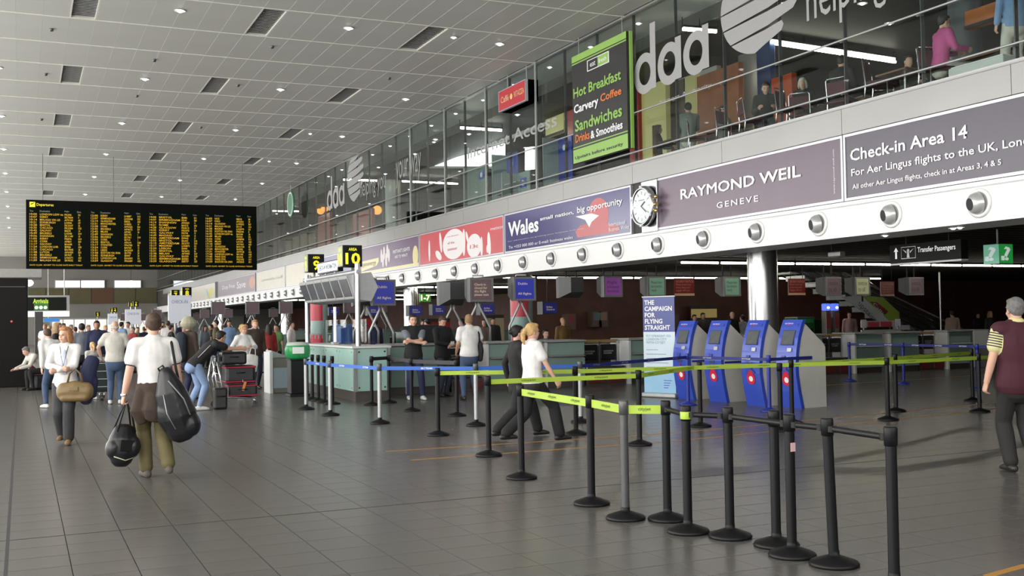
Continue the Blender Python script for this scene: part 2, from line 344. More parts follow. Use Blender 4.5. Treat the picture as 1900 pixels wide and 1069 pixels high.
# ---- mezzanine: slab, fascia, glass
mz = MB().b2((XB+.05, YB, 3.25), (46, YE, 5.05)); struct('mezzanine_slab', mz, M_dark)
M_carpet = mat('upper_floor', (.10,.09,.085), .6, var=.15, scale=2); struct('mezzanine_floor', MB().b2((XB+.1, YB, 5.05), (26, YE, 5.07)), M_carpet)
prof = [(XB, 2.94), (XB, 3.44), (XB-.03, 3.46), (XB-.03, 3.52), (XB+.06, 3.52), (XB+.06, 2.94)]
struct('mezzanine_fascia', MB().prism([(p[0], p[1]) for p in prof], YB, YE, 1), M_white)
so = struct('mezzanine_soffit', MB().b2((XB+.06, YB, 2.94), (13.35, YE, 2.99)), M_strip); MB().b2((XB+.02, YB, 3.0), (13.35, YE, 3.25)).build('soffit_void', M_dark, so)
bd = struct('trim_1', MB().b2((XB+.02, YB, 3.52), (XB+.08, YE, 5.07)), M_dark)
bandp = MB().b2((-.05, -1.655, 0), (.05, 1.655, .43)).mesh('fascia_panel', M_band)
for k in range(-5, 29): link('fascia_panel', bandp, bd, (XB, 11.9+3.32*k, 4.64))
MB().b2((XB-.07, YB, 5.06), (XB+.12, YE, 5.085)).build('ledge', M_band, bd)
# dark ceiling under the mezzanine with slats
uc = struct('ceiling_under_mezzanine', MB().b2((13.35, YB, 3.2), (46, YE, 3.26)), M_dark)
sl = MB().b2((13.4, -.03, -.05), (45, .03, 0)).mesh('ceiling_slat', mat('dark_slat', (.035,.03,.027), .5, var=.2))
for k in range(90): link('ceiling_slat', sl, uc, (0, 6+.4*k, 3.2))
# glass front of the upper floor
gw = struct('window_6', MB().b2((XB-.05, YB, 5.085), (XB+.05, YE, 5.12)).b2((XB-.06, YB, ZC-.02), (XB+.06, YE, ZC+.1)), M_satin)
gp = MB().b2((-.006, -.825, 5.12), (.006, .825, ZC-.02)).mesh('glass_pane', M_glass)
mu = MB().b2((-.02, -.009, 5.12), (.05, .009, ZC)).mesh('mullion', M_gpost)
MY = [11.87+1.66*k for k in range(-10, 60)]
for y in MY: link('glass_pane', gp, gw, (XB, y+.83, 0)); link('mullion', mu, gw, (XB+.03, y, 0))
sp = MB().ell((0,0,0), (.03,.03,.03), 10, 6).box((.05,0,0), (.12,.03,.03)).mesh('clamp', M_satin)
for y in MY[8:32]:
    for z in (5.32, 6.19): link('clamp', sp, gw, (XB-.05, y, z))
for z, nm in ((5.32, 'handrail'), (6.19, 'handrail')): MB().cyl((XB-.09, YB, z), (XB-.09, YE, z), .018, n=8).build(nm, M_satin, gw)
fn = MB().b2((-.02, -.022, 0), (.02, .022, ZC-5.07)).mesh('glass_fin', mat('fin_edge', (.5,.55,.53), .25, .5, var=0))
for y in (24.9, 28.22, 31.54, 34.86): link('glass_fin', fn, gw, (XB-.1, y, 5.07))
# upper storey: strip of grey soffit, dark ceiling, back wall
struct('ceiling_strip', MB().b2((XB, YB, ZC+.01), (13.7, YE, ZC+.12)), M_strip)
struct('ceiling_upper', MB().b2((13.7, YB, 8.15), (26, YE, 8.5)), mat('upper_ceiling_brown', (.06,.055,.048), .6, var=.2, scale=1))
M_uw = mat('upper_wall', (.075,.062,.052), .6, var=.1, scale=1)
struct('wall_upper', MB().b2((26, YB, 5.05), (26.2, YE, 8.5)), M_uw)
# ================================================================== FIXTURES ON THE MEZZANINE FRONT
# ---- air nozzles along the white fascia
M_nz = mat('nozzle_steel', (.58,.585,.59), .3, .45, var=0)
nr = MB().lathe([(.205,0),(.215,.012),(.19,.03),(.165,.03)], 28).mesh('trim_ring', M_white)
nb = MB().lathe([(.165,.02),(.16,.06),(.14,.11),(.105,.145),(.085,.15)], 28).mesh('ball', M_nz)
nt_ = MB().lathe([(.088,.145),(.088,.156),(.0001,.156)], 20).mesh('throat_shade', M_blk)  # flat black disc over the mouth, painting the shade inside the nozzle
NRW = ordw+['thirteenth','fourteenth','fifteenth','sixteenth','seventeenth','eighteenth','nineteenth','twentieth']
def ordinal(k): return NRW[k] if k < len(NRW) else '%dth' % (k+1)
Mn = FW.copy()
for k in range(0, 52):
    t = thing('air_nozzle', 'round steel air nozzle on the white fascia, %s from the right edge' % ordinal(k), 'air nozzle', (XB, 10.87+1.675*k, 3.215), 0, 'air nozzles along the fascia', M=Mn)
    link('trim_ring', nr, t); link('ball', nb, t, rot=(.12, -.34, 0)); link('throat_shade', nt_, t, rot=(.12, -.34, 0))

# ---- adverts in the sign band
SZ0, SZ1 = 3.53, 4.63
def ymat(name, rgb, **k): return mat(name, s2l(*rgb), k.pop('rough', .3), var=k.pop('var', .04), scale=k.pop('scale', 2), **k)
M_frame = mat('advert_frame', (.55,.55,.60), .35, .5, var=0)
class Sign:
    def __init__(s, yl, yr, label, face, name='advert_sign', cat='sign', x=XB-.02, z0=SZ0, z1=SZ1, fr=.045, th=.06, group=None):
        s.yl, s.x, s.z0, s.w, s.h = yl, x, z0, yl-yr, z1-z0
        s.k = 0; s.t = thing(name, label, cat, (x, yl, z0), 0, group, M=FW)
        MB().b2((fr, fr, -th), (s.w-fr, s.h-fr, .004)).build('face', face, s.t)
        m = MB()
        if fr > 0: m.b2((0,0,-th),(s.w,fr,.02)).b2((0,s.h-fr,-th),(s.w,s.h,.02)).b2((0,fr,-th),(fr,s.h-fr,.02)).b2((s.w-fr,fr,-th),(s.w,s.h-fr,.02)).build('frame', M_frame, s.t)
    def uv(s, px, py): p = onX(px, py, s.x); return s.yl-p.y, p.z-s.z0
    def txt(s, body, bl, tr, m=None, desc=False, **k):       # bl / tr: baseline-left and top-right picture points of the lettering
        u0, v0 = s.uv(*bl); u1, v1 = s.uv(*tr)
        if desc: v0 -= .27*(v1-v0)
        return text(s.t, body, u0, v0, u1-u0, v1-v0, .016, m or M_wht, **k)
    def shape(s, pts, m, name='print_shape', n=.007):
        s.k += 1; n += .0003*s.k; P = [s.uv(*p) for p in pts]; k = len(P); b = MB(); b.add([(u, v, n) for u, v in P]+[(u, v, .003) for u, v in P], [tuple(range(k))]+[(i, (i+1)%k, k+(i+1)%k, k+i) for i in range(k)]); return b.build(name, m, s.t)
    def blob(s, c, ru, rv, m, name='print_shape', n=.007, k=24, rot=0):
        s.k += 1; n += .0003*s.k; u, v = s.uv(*c); q = [(ru*math.cos(2*PI*i/k), rv*math.sin(2*PI*i/k)) for i in range(k)]
        P = [(u+a*math.cos(rot)-b*math.sin(rot), v+a*math.sin(rot)+b*math.cos(rot)) for a, b in q]
        b = MB(); b.add([(a, c_, n) for a, c_ in P]+[(a, c_, .003) for a, c_ in P], [tuple(range(k))]+[(i, (i+1)%k, k+(i+1)%k, k+i) for i in range(k)]); return b.build(name, m, s.t)
s = Sign(13.55, 6.0, 'dark grey check-in sign reading Check-in Area 14 at the right edge', ymat('sign_slate', (92,86,98)))
s.txt('Check-in Area 14', (1579,300), (1796,231), bold=.018); s.txt('For Aer Lingus flights to the UK, London', (1581,328), (1938,246), bold=.014, desc=True)
s.txt('All other Aer Lingus flights, check in at Areas 3, 4 & 5', (1583,352), (1859,295), bold=.012, desc=True)
s = Sign(19.35, 13.57, 'plain mauve advert sign with two lines of white capitals right of the clock', ymat('sign_mauve', (110,96,110)))
s.txt('RAYMOND WEIL', (1264,371), (1487,305), heavy=.022); s.txt('GENEVE', (1331,387), (1408,362), space=1.3, bold=.014)
text(s.t, 'www.raymond-weil.com', s.w-.25, .15, .05, .75, .008, M_wht, rot=PI/2)
s = Sign(27.15, 20.3, 'purple advert sign with large white word Wales beside the clock', ymat('sign_indigo', (84,82,128), rough=.16))
M_wred = ymat('print_faded_red', (190,96,100)); M_wlil = ymat('print_lilac', (160,156,205))
s.blob((1110,400), .5, .42, M_wred, n=.0058); s.shape([(1068,430),(1078,418),(1120,412),(1150,420),(1148,430),(1072,441)], M_wred, n=.0062)
s.shape([(1068,402),(1098,396),(1112,400),(1098,412),(1094,422),(1086,408)], M_wht, n=.0066)
s.txt('Wales', (944,440), (1000,401), bold=.03); s.txt('small nation,', (1003,411), (1066,390), bold=.02); s.txt('big opportunity', (1072,396), (1156,366), desc=True, bold=.02)
s.txt('For information on growing your business overseas', (944,449), (1084,423), desc=True); s.txt('To: +353 000 000 or E-mail: business wales', (945,462), (1064,437))
s.txt('International\nBusiness Wales', (1131,430), (1168,407), line=.9)
s = Sign(34.18, 27.2, 'red advert sign with white bubbles and 13c offer', ymat('sign_red', (205,92,100)))
M_wp = mat('print_soft_white', (.82,.78,.78), .5, var=0); M_rp = ymat('print_rose', (200,120,125))
s.blob((842,453), .95, .48, M_wp); s.blob((880,456), .56, .36, M_wp)
for a, b in ((('new flavours',(830,441)),(852,434)), (('of the',(831,454)),(844,447)), (('summer',(831,466)),(849,459))): s.txt(a[0], a[1], b, M_rp)
s.txt('13c', (873,462), (888,452), M_rp, bold=.01); s.txt('meteor', (911,428), (935,418), M_wp, bold=.01)
for c, ru, rv, r_ in (((797,466),.08,.36,0),((818,450),.1,.34,.2),((814,474),.3,.13,-.4),((861,450),.12,.42,0),((867,440),.08,.2,.5),((894,458),.09,.3,0),((908,453),.12,.36,.1),((905,462),.08,.12,0)): s.blob(c, ru, rv, M_wp, rot=r_, k=14)
s = Sign(41.6, 34.22, 'plum advert sign with yellow corner tab and footer strip', ymat('sign_plum', (112,92,120)))
M_cr = ymat('print_cream', (226,216,158)); s.shape([(671,504),(671,486),(703,478),(703,485),(699,493)], M_cr); s.txt('gamenergy', (673,496), (698,485), ymat('print_taupe', (150,130,110)), desc=True)
s.shape([(671,512),(671,505),(777,487),(777,493)], M_cr); s.blob((771,475), .28, .36, M_cr)
s.txt('INSTANT LIGHTS', (730,471), (761,458), M_wht, bold=.02); s.txt('ARE TO WIN IT', (733,480), (757,470), M_wht, bold=.02)
for c in ((708,475),(713,470),(719,466),(722,474),(711,484),(717,482)): s.blob(c, .12, .26, M_wp, k=12)
s = Sign(47.4, 42.5, 'lilac advert sign partly hidden behind the Area 10 sign', ymat('sign_lilac', (135,130,170)))
s = Sign(54.5, 47.6, 'cream advert sign behind the Area 9 cube', ymat('sign_cream', (222,216,200)))
s = Sign(62.0, 54.6, 'plain cream advert sign left of the Area 9 cube', ymat('sign_cream2', (214,210,198)))
M_pg = ymat('print_grey', (190,186,180)); s.txt('arrivals hall', (486,523), (524,510), M_pg); s.shape([(528,527),(528,499),(530,498),(530,527)], M_pg)
s = Sign(75.2, 62.3, 'grey mauve advert sign with pale lettering far down the band', ymat('sign_fmauve', (150,140,150)))
s.txt('Duty Free', (413,540), (436,526), M_wht); s.txt('Save', (440,536), (456,520), M_wht); s.blob((468,524), .9, .35, ymat('print_salmon', (200,150,130)))
s = Sign(89.0, 76.4, 'far cream map sign with yellow and blue patches', ymat('sign_map', (205,202,190))); s.blob((389,546), 1.6, .3, ymat('print_yellow', (215,205,110)), rot=.2); s.blob((386,547), .9, .16, ymat('print_sky', (150,180,200)), rot=-.5)
s = Sign(103, 89.6, 'farthest cream advert sign above the Area 8 cube', ymat('sign_cream3', (225,222,212)))

# ---- watch-shaped clock on its bracket
yc = onX(1192,383,12.2).y; zc = onX(1192,383,12.2).z
t = thing('wall_clock', 'large round watch-shaped wall clock on a steel bracket', 'clock', (XB-.05, yc, zc), 0, M=FW)
MB().bev((.06,0,0), (.62,1.12,.05), .01).build('bracket', M_steel, t)
MB().lathe([(.43,.06),(.45,.10),(.44,.17),(.40,.20),(.37,.19),(.36,.17)], 40).build('bezel', M_chrome, t)
MB().lathe([(.36,.168),(.0001,.168)], 40).build('dial', mat('dial_pearl', (.74,.80,.80), .4, var=.02), t)
MB().cyl((0,0,.05),(0,0,.165),.40,n=32).build('case', M_steel, t)
for k in range(12):
    a = PI/6*k; c_, s_ = math.cos(a), math.sin(a)
    MB().bev((c_*.29, s_*.29, .175), (.07,.018,.008), .003, rot=Matrix.Rotation(a,3,'Z')).build('hour_mark', M_satin, t)
for k in range(6):
    a = PI/3*k+PI/2; MB().ell((math.cos(a)*.42, math.sin(a)*.42, .195), (.035,.035,.03), 10, 6).build('bezel_stud', M_wht, t)
MB().box((.07,.045,.185), (.17,.02,.006), rot=Matrix.Rotation(.55,3,'Z')).build('hour_hand', M_blk, t); MB().box((.10,-.07,.19), (.25,.014,.006), rot=Matrix.Rotation(-.6,3,'Z')).build('minute_hand', M_blk, t)
MB().cyl((.44,0,.12),(.53,0,.12),.045,n=14).ell((.49,.16,.12),(.05,.05,.04),10,6).ell((.49,-.14,.12),(.05,.05,.04),10,6).build('crown', mat('clock_gold', (.6,.45,.2), .3, 1, var=0), t)
text(t, 'RAYMOND WEIL', -.11, .12, .22, .025, .172, M_blk)

# ---- green cafe banner and red cafe lightbox hung at the glass
xg = XB-.22
M_lime = ymat('banner_lime', (142,184,92)); M_char = ymat('banner_charcoal', (44,44,44)); M_or = ymat('print_orange', (214,120,62))
ya = onX(1063,205,xg).y; yb = onX(1164,170,xg).y; z1 = onX(1063,106,xg).z; z0 = onX(1063,305,xg).z
s = Sign(ya, yb, 'lime and black hanging cafe banner listing hot breakfast and coffee', M_char, 'cafe_banner', 'banner', xg, z0, z1, 0, .12)
hw = s.w; hh = s.h
for a, b_, nm in ((0, .125, 'lime_strip'), (.14,.15,'lime_strip'), (.94, 1.0, 'lime_strip'), (.918, .93, 'lime_strip')): MB().b2((0, hh*a, .0), (hw, hh*b_, .01)).build(nm, M_lime, s.t)
MB().b2((hw+.002, 0, -.13), (hw+.05, hh, -.06)).build('side_strip', M_lime, s.t)
MB().b2((hw*.3, hh*.80, .004), (hw*.7, hh*.90, .012)).build('logo_border', M_wht, s.t); MB().b2((hw*.315, hh*.807, .01), (hw*.685, hh*.893, .015)).build('logo_field', M_char, s.t); MB().b2((hw*.5, hh*.807, .012), (hw*.685, hh*.893, .017)).build('logo_field', M_lime, s.t)
text(s.t, 'eat', hw*.36, hh*.83, hw*.1, hh*.04, .018, M_wht); text(s.t, 'fresh', hw*.52, hh*.83, hw*.14, hh*.04, .019, M_wht)
def bt(body, bl, tr, m, desc=False):
    u0, v0 = s.uv(*bl); u1, v1 = s.uv(*tr)
    if desc: v0 -= .25*(v1-v0)
    v1 += .10*(v1-v0); text(s.t, body, u0, v0, u1-u0, v1-v0, .013, m, heavy=.028)
bt('Hot Breakfast', (1065,184), (1153,129), M_lime); bt('Carvery', (1066,213), (1111,180), M_wht, True); bt('Coffee', (1115,190), (1154,161), M_or)
bt('Sandwiches', (1068,246), (1155,194), M_lime); bt('Drinks', (1069,266), (1095,243), M_or); bt('& Smoothies', (1097,258), (1156,224), M_wht); bt('Upstairs before security', (1068,297), (1157,264), M_blk, True)
for u in (.1, .9): MB().cyl((hw*u, hh, -.05), (hw*u, ZC-z0, -.05), .008, n=6).build('hanger', M_satin, s.t)
xr = XB-.3
s = Sign(onX(926,190,xr).y, onX(976,172,xr).y, 'red cafe lightbox hanging under the ceiling edge', ymat('cafe_red', (176,48,56), emit=.12, ecol=(.6,.05,.06)), 'cafe_lightbox', 'sign', xr, onX(926,209,xr).z, onX(926,171,xr).z, .02, .35)
MB().b2((.0,.0,-.36), (s.w,s.h,-.06)).build('case', M_black, s.t)
u = s.w; text(s.t, 'Caff\u00e8', u*.08, s.h*.38, u*.30, s.h*.3, .01, ymat('cafe_cream', (220,190,140)), bold=.01); text(s.t, 'RITAZZA', u*.58, s.h*.40, u*.36, s.h*.26, .01, ymat('cafe_cream', (220,190,140)), bold=.01); s_ = MB().lathe([(.0001,.004),(.08,.004),(.08,0)], 16).build('emblem', ymat('emblem_gold', (225,200,120)), s.t, (u*.48, s.h*.5, .012))
for q in (.15, .85): MB().cyl((u*q, s.h, -.15), (u*q, ZC-(onX(926,209,xr).z), -.15), .012, n=6).build('hanger', M_satin, s.t)

# ---- frosted lettering on the glass
M_fr = mat('frosted_vinyl', (.34,.34,.34), .6, var=.02)
M_fr2 = mat('frosted_vinyl_pale', (.30,.31,.31), .6, var=.02)
xd = XB-.012
def ring(b, c, ro, ri, k=36):
    P = [(c[0]+ro*math.cos(2*PI*i/k), c[1]+ro*math.sin(2*PI*i/k)*1.0, 0) for i in range(k)]+[(c[0]+ri*math.cos(2*PI*i/k)*.92, c[1]+ri*math.sin(2*PI*i/k)*1.02, 0) for i in range(k)]
    b.add(P, [(i, (i+1)%k, k+(i+1)%k, k+i) for i in range(k)])
def daa(yl, zl, S, label):
    """the lower-case letters and the striped globe, S = letter width"""
    t = thing('glass_lettering', label, 'lettering', (xd, yl, zl), 0, 'frosted lettering on the glass', M=FW)
    for k in range(3):
        b = MB(); c = (S*(.5+1.12*k), S*.55); ring(b, c, S*.52, S*.29); x = c[0]+S*.27; top = S*1.75 if k == 0 else S*1.12
        b.add([(x, S*.1, .002), (x+S*.25, S*.1, .002), (x+S*.25, top, .002), (x, top, .002)], [(0,1,2,3)]); b.build('letter', M_fr, t)
    R = S*1.40; cx_, cy_ = S*5.14, R*.80
    n = 6
    for k in range(n):
        v0 = -1+2*k/n; v1 = -1+2*(k+1)/n; P = []
        def edge(v): return math.sqrt(max(0, 1-min(1, abs(v))**2))
        vb = v0+.012; vt = v1-.012; m_ = 8
        for i in range(m_+1): q = vb+(vt-vb)*i/m_; P.append((-edge(q), q))
        gap = .10
        xe = max(.15, edge((vb+vt)/2)*.97); P += [(xe*.2, vt+.07), (xe*.92, vt+.13), (xe, (vt+vb)/2+.20), (xe*.9, vb+gap+.15), (xe*.2, vb+.11)]
        pts = [(cx_+R*a, cy_+R*min(b, .96)*.80, 0) for a, b in P]; MB().add(pts, [tuple(range(len(pts)))]).build('globe_stripe', M_fr, t)
    return t, cx_+R
yl = onX(1177,140,xd).y; pz = onX(1198,176,xd).z; S = (yl-onX(1218,140,xd).y)/1.04
t, ue = daa(yl, pz, S, 'large frosted round letters and striped globe on the near glass')
u0 = yl-onX(1222,193,xd).y; v0 = onX(1222,193,xd).z-pz; u1 = yl-onX(1320,152,xd).y; v1 = onX(1320,152,xd).z-pz
text(t, 'Airport Authority', u0, v0-.06, u1-u0, v1-v0+.06, 0, M_fr)
p = onX(1497,42,xd); q = onX(1645,-22,xd); t2 = thing('glass_lettering', 'frosted word helping on the upper glass at top right', 'lettering', (xd, p.y, p.z), 0, 'frosted lettering on the glass', M=FW)
text(t2, 'helping', 0, -.22, p.y-q.y, .95, 0, M_fr)
p = onX(868,296,xd); q = onX(1033,208,xd); t2 = thing('glass_lettering', 'frosted words Internet Access on the glass left of the lime banner', 'lettering', (xd, p.y, p.z), 0, 'frosted lettering on the glass', M=FW)
text(t2, 'Internet Access', 0, 0, p.y-q.y, q.z-p.z, 0, M_fr, bold=.01)
yl = onX(607,380,xd).y; pz = onX(612,392,xd).z
t, ue = daa(yl, pz, S, 'small far frosted round letters and striped globe on the glass')
p = onX(668,372,xd); q = onX(716,335,xd); t2 = thing('glass_lettering', 'far frosted word helping beside the small striped globe', 'lettering', (xd, p.y, p.z), 0, 'frosted lettering on the glass', M=FW); text(t2, 'helping you', 0, -.1, p.y-q.y, .9, 0, M_fr2)
p = onX(735,340,xd); q = onX(781,308,xd); t2 = thing('glass_lettering', 'frosted words your way on the glass by the pale column', 'lettering', (xd, p.y, p.z), 0, 'frosted lettering on the glass', M=FW); text(t2, 'your way', 0, -.2, p.y-q.y, .95, 0, M_fr2)

# ================================================================== DEPARTURES BOARD
bt_ = thing('departures_board', 'long black departures board with rows of amber flight times', 'departures board', (.16, 45, 3.93), 0, M=FS)
BW, BH = 8.85, 2.68
MB().bev((BW/2, BH/2, -.15), (BW, BH, .3), .01).build('cabinet', mat('board_cabinet', (.004,.004,.004), .6, var=.2, spec=.08), bt_)
dest = ['LONDON LHR','PARIS CDG','CORK','MANCHESTER','EDINBURGH','AMSTERDAM','FRANKFURT','LONDON LGW via','BIRMINGHAM','GLASGOW','MADRID','BRISTOL','NEW YORK','LEEDS','ROME','BRUSSELS','FARO','MALAGA VIA LIS','KERRY','GALWAY','SHANNON','LONDON CITY','ZURICH','NICE','LISBON','STANSTED','LUTON','MILAN','BOSTON VIA SNN','CHICAGO']
pr = random.Random(3)
M_hd = mat('board_heading_grey', (.25,.26,.25), .5, var=0, emit=.12, ecol=(.6,.62,.6))
for k in range(4):
    u = .13+k*2.21; MB().b2((u-.03, .06, 0), (u+2.06, BH-.32, .012)).build('screen', M_scr, bt_)
    n = 18; T = ['%02d:%02d' % (10+k*2+(i*7)//60*1, (i*7) % 60) for i in range(n)]; D = [pr.choice(dest) for _ in range(n)]
    Fl_ = [pr.choice(['EI','FR','BA','LH','AF','SK','IB'])+str(pr.randint(100, 9999 if i % 3 else 999)) for i in range(n)]; G = [pr.choice(['A%d','B%d','%d','D%d']) % pr.randint(1, 29) for _ in range(n)]
    v0, v1 = .29, BH-.52
    text(bt_, '\n'.join(T), u, v0, .26, v1-v0, .016, M_amber, bold=.012); 
    text(bt_, '\n'.join(D), u+.36, v0, pr.uniform(.72,.86), v1-v0, .016, M_amber, bold=.012)
    text(bt_, '\n'.join(Fl_), u+1.24, v0, .32, v1-v0, .016, M_amber, bold=.012); text(bt_, '\n'.join(G), u+1.74, v0, .12, v1-v0, .016, M_amber, bold=.012)
    text(bt_, 'DATE 12 JUN  ADVERT TO CLOSE GATE EARLY TODAY', u, .1, 1.9, .07, .016, M_amber, bold=.012)
    for a, wd in (('Time',.13),('Destination',.36),('Flight',.17),('Gate',.15)): text(bt_, a, u+{'Time':0,'Destination':.36,'Flight':1.25,'Gate':1.70}[a], BH-.47, wd, .07, .016, M_hd)
MB().bev((.23, BH-.185, .01), (.2,.2,.02), .005).build('plane_icon', M_yel, bt_); MB().add([(.16,BH-.16,.022),(.19,BH-.20,.022),(.30,BH-.12,.022),(.31,BH-.10,.022),(.24,BH-.13,.022)], [(0,1,2,3,4)]).build('plane_mark', M_blk, bt_)
text(bt_, 'Departures', .38, BH-.27, .6, .14, .016, M_yel)
for u in (.6, 3.2, 5.8, 8.3): MB().cyl((u, BH, -.15), (u, ZC-3.93, -.15), .010, n=8).build('hanger', M_gpost, bt_)

# ================================================================== AREA CUBES, INFORMATION DESK
def area_cube(c, s, num, label, wl=None):
    t = thing('area_sign', label, 'sign', c, 0, 'black and yellow area number cubes')
    MB().bev((0,0,0), (s,s*1.05,s*1.1), .01).build('cube', M_ycab, t)
    for fr, nm in ((FS,'front'),(FW,'side')):
        e = bpy.data.objects.new('number_plate', MB().b2((-s*.48,-s*.52,s*.51),(s*.48,s*.52,s*.53)).mesh('number_plate', M_ycab if nm == 'front' else ymat('plate_pale', (120,130,84)))); COL.objects.link(e); e.parent = t; e.matrix_local = fr.to_4x4()  # pale tone on the hall-side plate paints in the daylight washing it
        text(e, 'AREA', -s*.22, s*.26, s*.44, s*.15, s*.535, M_yel, bold=.02); ww = s*(.78 if len(num) == 2 else .4); text(e, num, -ww/2, -s*.44, ww, s*.6, s*.535, M_yel, bold=.03)
    return t
p10 = onX(645,478,6.62); area_cube((6.47, p10.y-.7, p10.z-.02), .42, '10', 'black cube sign for area ten on the near desk post'); p9 = onX(583,489,6.6); t9 = area_cube((6.6, p9.y, p9.z), .40, '9', 'black cube sign for area nine behind the white lightbox'); MB().tube([(0,0,-.18),(0,0,2.80-p9.z),(-.18,0,2.72-p9.z)], .03, 8).build('arm', M_satin, t9)
# ---- information desk at the head of the Area 9/10 island
DX, DY0, DY1 = 6.30, 21.55, 26.1
t = thing('information_desk', 'mint glass information desk with steel posts under the monitor bank', 'desk', (DX, DY0, 0))
L = DY1-DY0
MB().b2((.05, .04, 0), (.75, L-.04, .2)).build('kickplate', M_kick, t); MB().b2((.03, .03, .2), (.77, L, 1.1)).build('carcass', M_ctop, t)
n = 4
for k in range(n): MB().bev((.015, .04+(k+.5)*(L-.05)/n, .655), (.03, (L-.05)/n-.02, .89), .006).build('glass_panel', M_mint, t)
MB().bev((.40, .015, .655), (.66, .03, .89), .006).build('glass_panel', M_mint, t)
for x, z in ((.12,.28),(.68,.28),(.12,1.03),(.68,1.03)): MB().cyl((x,-.012,z),(x,.002,z),.018,n=10).build('panel_stud', M_black, t)
for k in range(n):
    for dy in (.1, (L-.05)/n-.1):
        for z in (.28, 1.03): MB().cyl((-.012,.04+k*(L-.05)/n+dy,z),(.002,.04+k*(L-.05)/n+dy,z),.016,n=8).build('panel_stud', M_satin, t)
MB().bev((.39, L/2, 1.13), (.86, L+.08, .05), .01).build('worktop', M_cwhite, t)
MB().b2((.0,-.03,.2),(.06,.03,1.1)).build('corner_post', M_steel, t)
for k in range(3): MB().b2((.34, .2+k*1.2, 1.16), (.352, 1.36+k*1.2, 1.72)).build('glass_screen', M_cglass, t)
for y, z1 in ((.05, 2.9), (L-.15, 2.85)): MB().cyl((.12, y, 1.155), (.12, y, z1), .055, n=16).build('post', M_steel, t)
MB().cyl((.12, -.05, 2.72), (.12, L+.1, 2.72), .05, n=12).build('cross_tube', M_satin, t)
# monitor bank: six tilted screens
b = thing('monitor_bank', 'row of six grey tilted monitors facing the hall above the desk', 'monitors', (DX+.15, DY0+.15, 2.1))
Mtilt = Matrix.Rotation(-.42, 3, 'Y')
MB().prism([(-.05,.05),(-.22,.55),(.30,.62),(.45,.30),(.30,.0)], 0, L-.3, 1).build('housing', M_satin, b)
M_scrn = mat('dark_screen', (.03,.035,.045), .12, var=.1); wd = (L-.3)/6
for k in range(6):
    e = MB().bev((0,0,0), (.03, wd-.04, .50), .008).build('bezel', mat('bezel_grey', (.36,.36,.36), .45, var=.03), b, (-.145, (k+.5)*wd, .30)); e.rotation_euler = (0, -.33, 0)
    MB().bev((-.018,0,0), (.015, wd-.13, .40), .006).build('screen', M_scrn, e)
for y in (.2, L-.5): MB().cyl((.1, y, .55), (.0, y, .72), .02, n=8).build('bracket', M_satin, b)
si = thing('information_sign', 'white lightbox sign reading CHECK-IN INFORMATION over the monitor bank', 'sign', (DX+.02, 24.5, 2.79), 0, M=FW)
MB().b2((0,0,-.12),(1.75,.27,0)).build('case', M_black, si); MB().b2((.03,.03,0),(1.72,.24,.008)).build('face', mat('lightbox_white', (.8,.85,.9), .4, var=0, emit=.5, ecol=(.85,.92,1)), si); text(si, 'CHECK-IN INFORMATION', .1, .08, 1.55, .11, .012, M_blk, bold=.02)
MB().cyl((.5,0,-.06),(.5,-.03,-.06),.02,n=6).cyl((1.3,0,-.06),(1.3,-.03,-.06),.02,n=6).build('foot', M_satin, si)
# notice standing on the desk, box, laptop-like till
t = thing('desk_notice', 'tall white notice on a stand on the information desk', 'notice', (DX+.2, 23.7, 1.155), 0, M=FW)
MB().bev((0,.03,0),(.2,.06,.15),.01).build('foot', M_satin, t); MB().b2((-.09,.06,-.01),(.09,.86,.01)).build('panel', M_wht, t); text(t, 'INFO', -.06, .4, .06, .36, .014, mat('print_blue', s2l(60,110,180), .5, var=0), rot=PI/2)
t = thing('blue_desk_box', 'blue plastic box on the information desk', 'box', (DX+.62, 24.6, 1.155)); MB().bev((0,0,.22),(.28,.75,.42),.02).build('body', ymat('box_blue', (40,76,150)), t); MB().bev((0,0,.445),(.3,.77,.03),.01).build('lid', ymat('box_blue2', (54,92,160)), t)
# ballot-like green drum on black pedestal, recycling bin
p = F(553,735); t = thing('pedestal', 'tall black square pedestal before the information desk', 'pedestal', (p.x, p.y, 0)); MB().bev((0,0,.03),(.46,.46,.06),.01).build('plinth', M_black, t); MB().bev((0,0,.44),(.40,.40,.76),.015).build('column', M_blackm, t); MB().bev((0,0,.83),(.44,.44,.03),.008).build('top', M_black, t)
M_grn = mat('green_sparkle', s2l(44,150,84), .3, var=.5, scale=60)
t2 = thing('collection_drum', 'round green speckled collection drum on the black pedestal', 'drum', (p.x, p.y, .845)); MB().lathe([(.2,0),(.27,.04),(.29,.2),(.27,.3),(.22,.34),(.0001,.34)], 28).build('body', M_grn, t2); MB().lathe([(.26,.31),(.24,.37),(.1,.385),(.0001,.385)], 28).build('lid', mat('drum_lid', (.5,.55,.5), .2, var=0), t2)
MB().bev((-.05,-.285,.2),(.26,.02,.15),.005).build('label_card', M_wht, t2)
p = F(518,728); t = thing('recycling_bin', 'steel framed recycling bin with glass sides', 'bin', (p.x, p.y, 0)); MB().bev((0,0,.42),(.50,.62,.84),.02).build('body', ymat('bin_grey', (120,118,112)), t)
MB().b2((-.29,-.34,0),(-.22,.34,.98)).build('side_post', M_cwhite, t); MB().b2((-.2,-.325,.12),(.2,-.312,.6)).build('poster', ymat('bin_poster', (150,165,175)), t); MB().bev((0,0,.86),(.54,.66,.05),.015).build('lid', M_satin, t); MB().prism([(-.25,.88),(.1,.88),(-.25,1.02)], -.3, .3, 1).build('hood', M_satin, t)

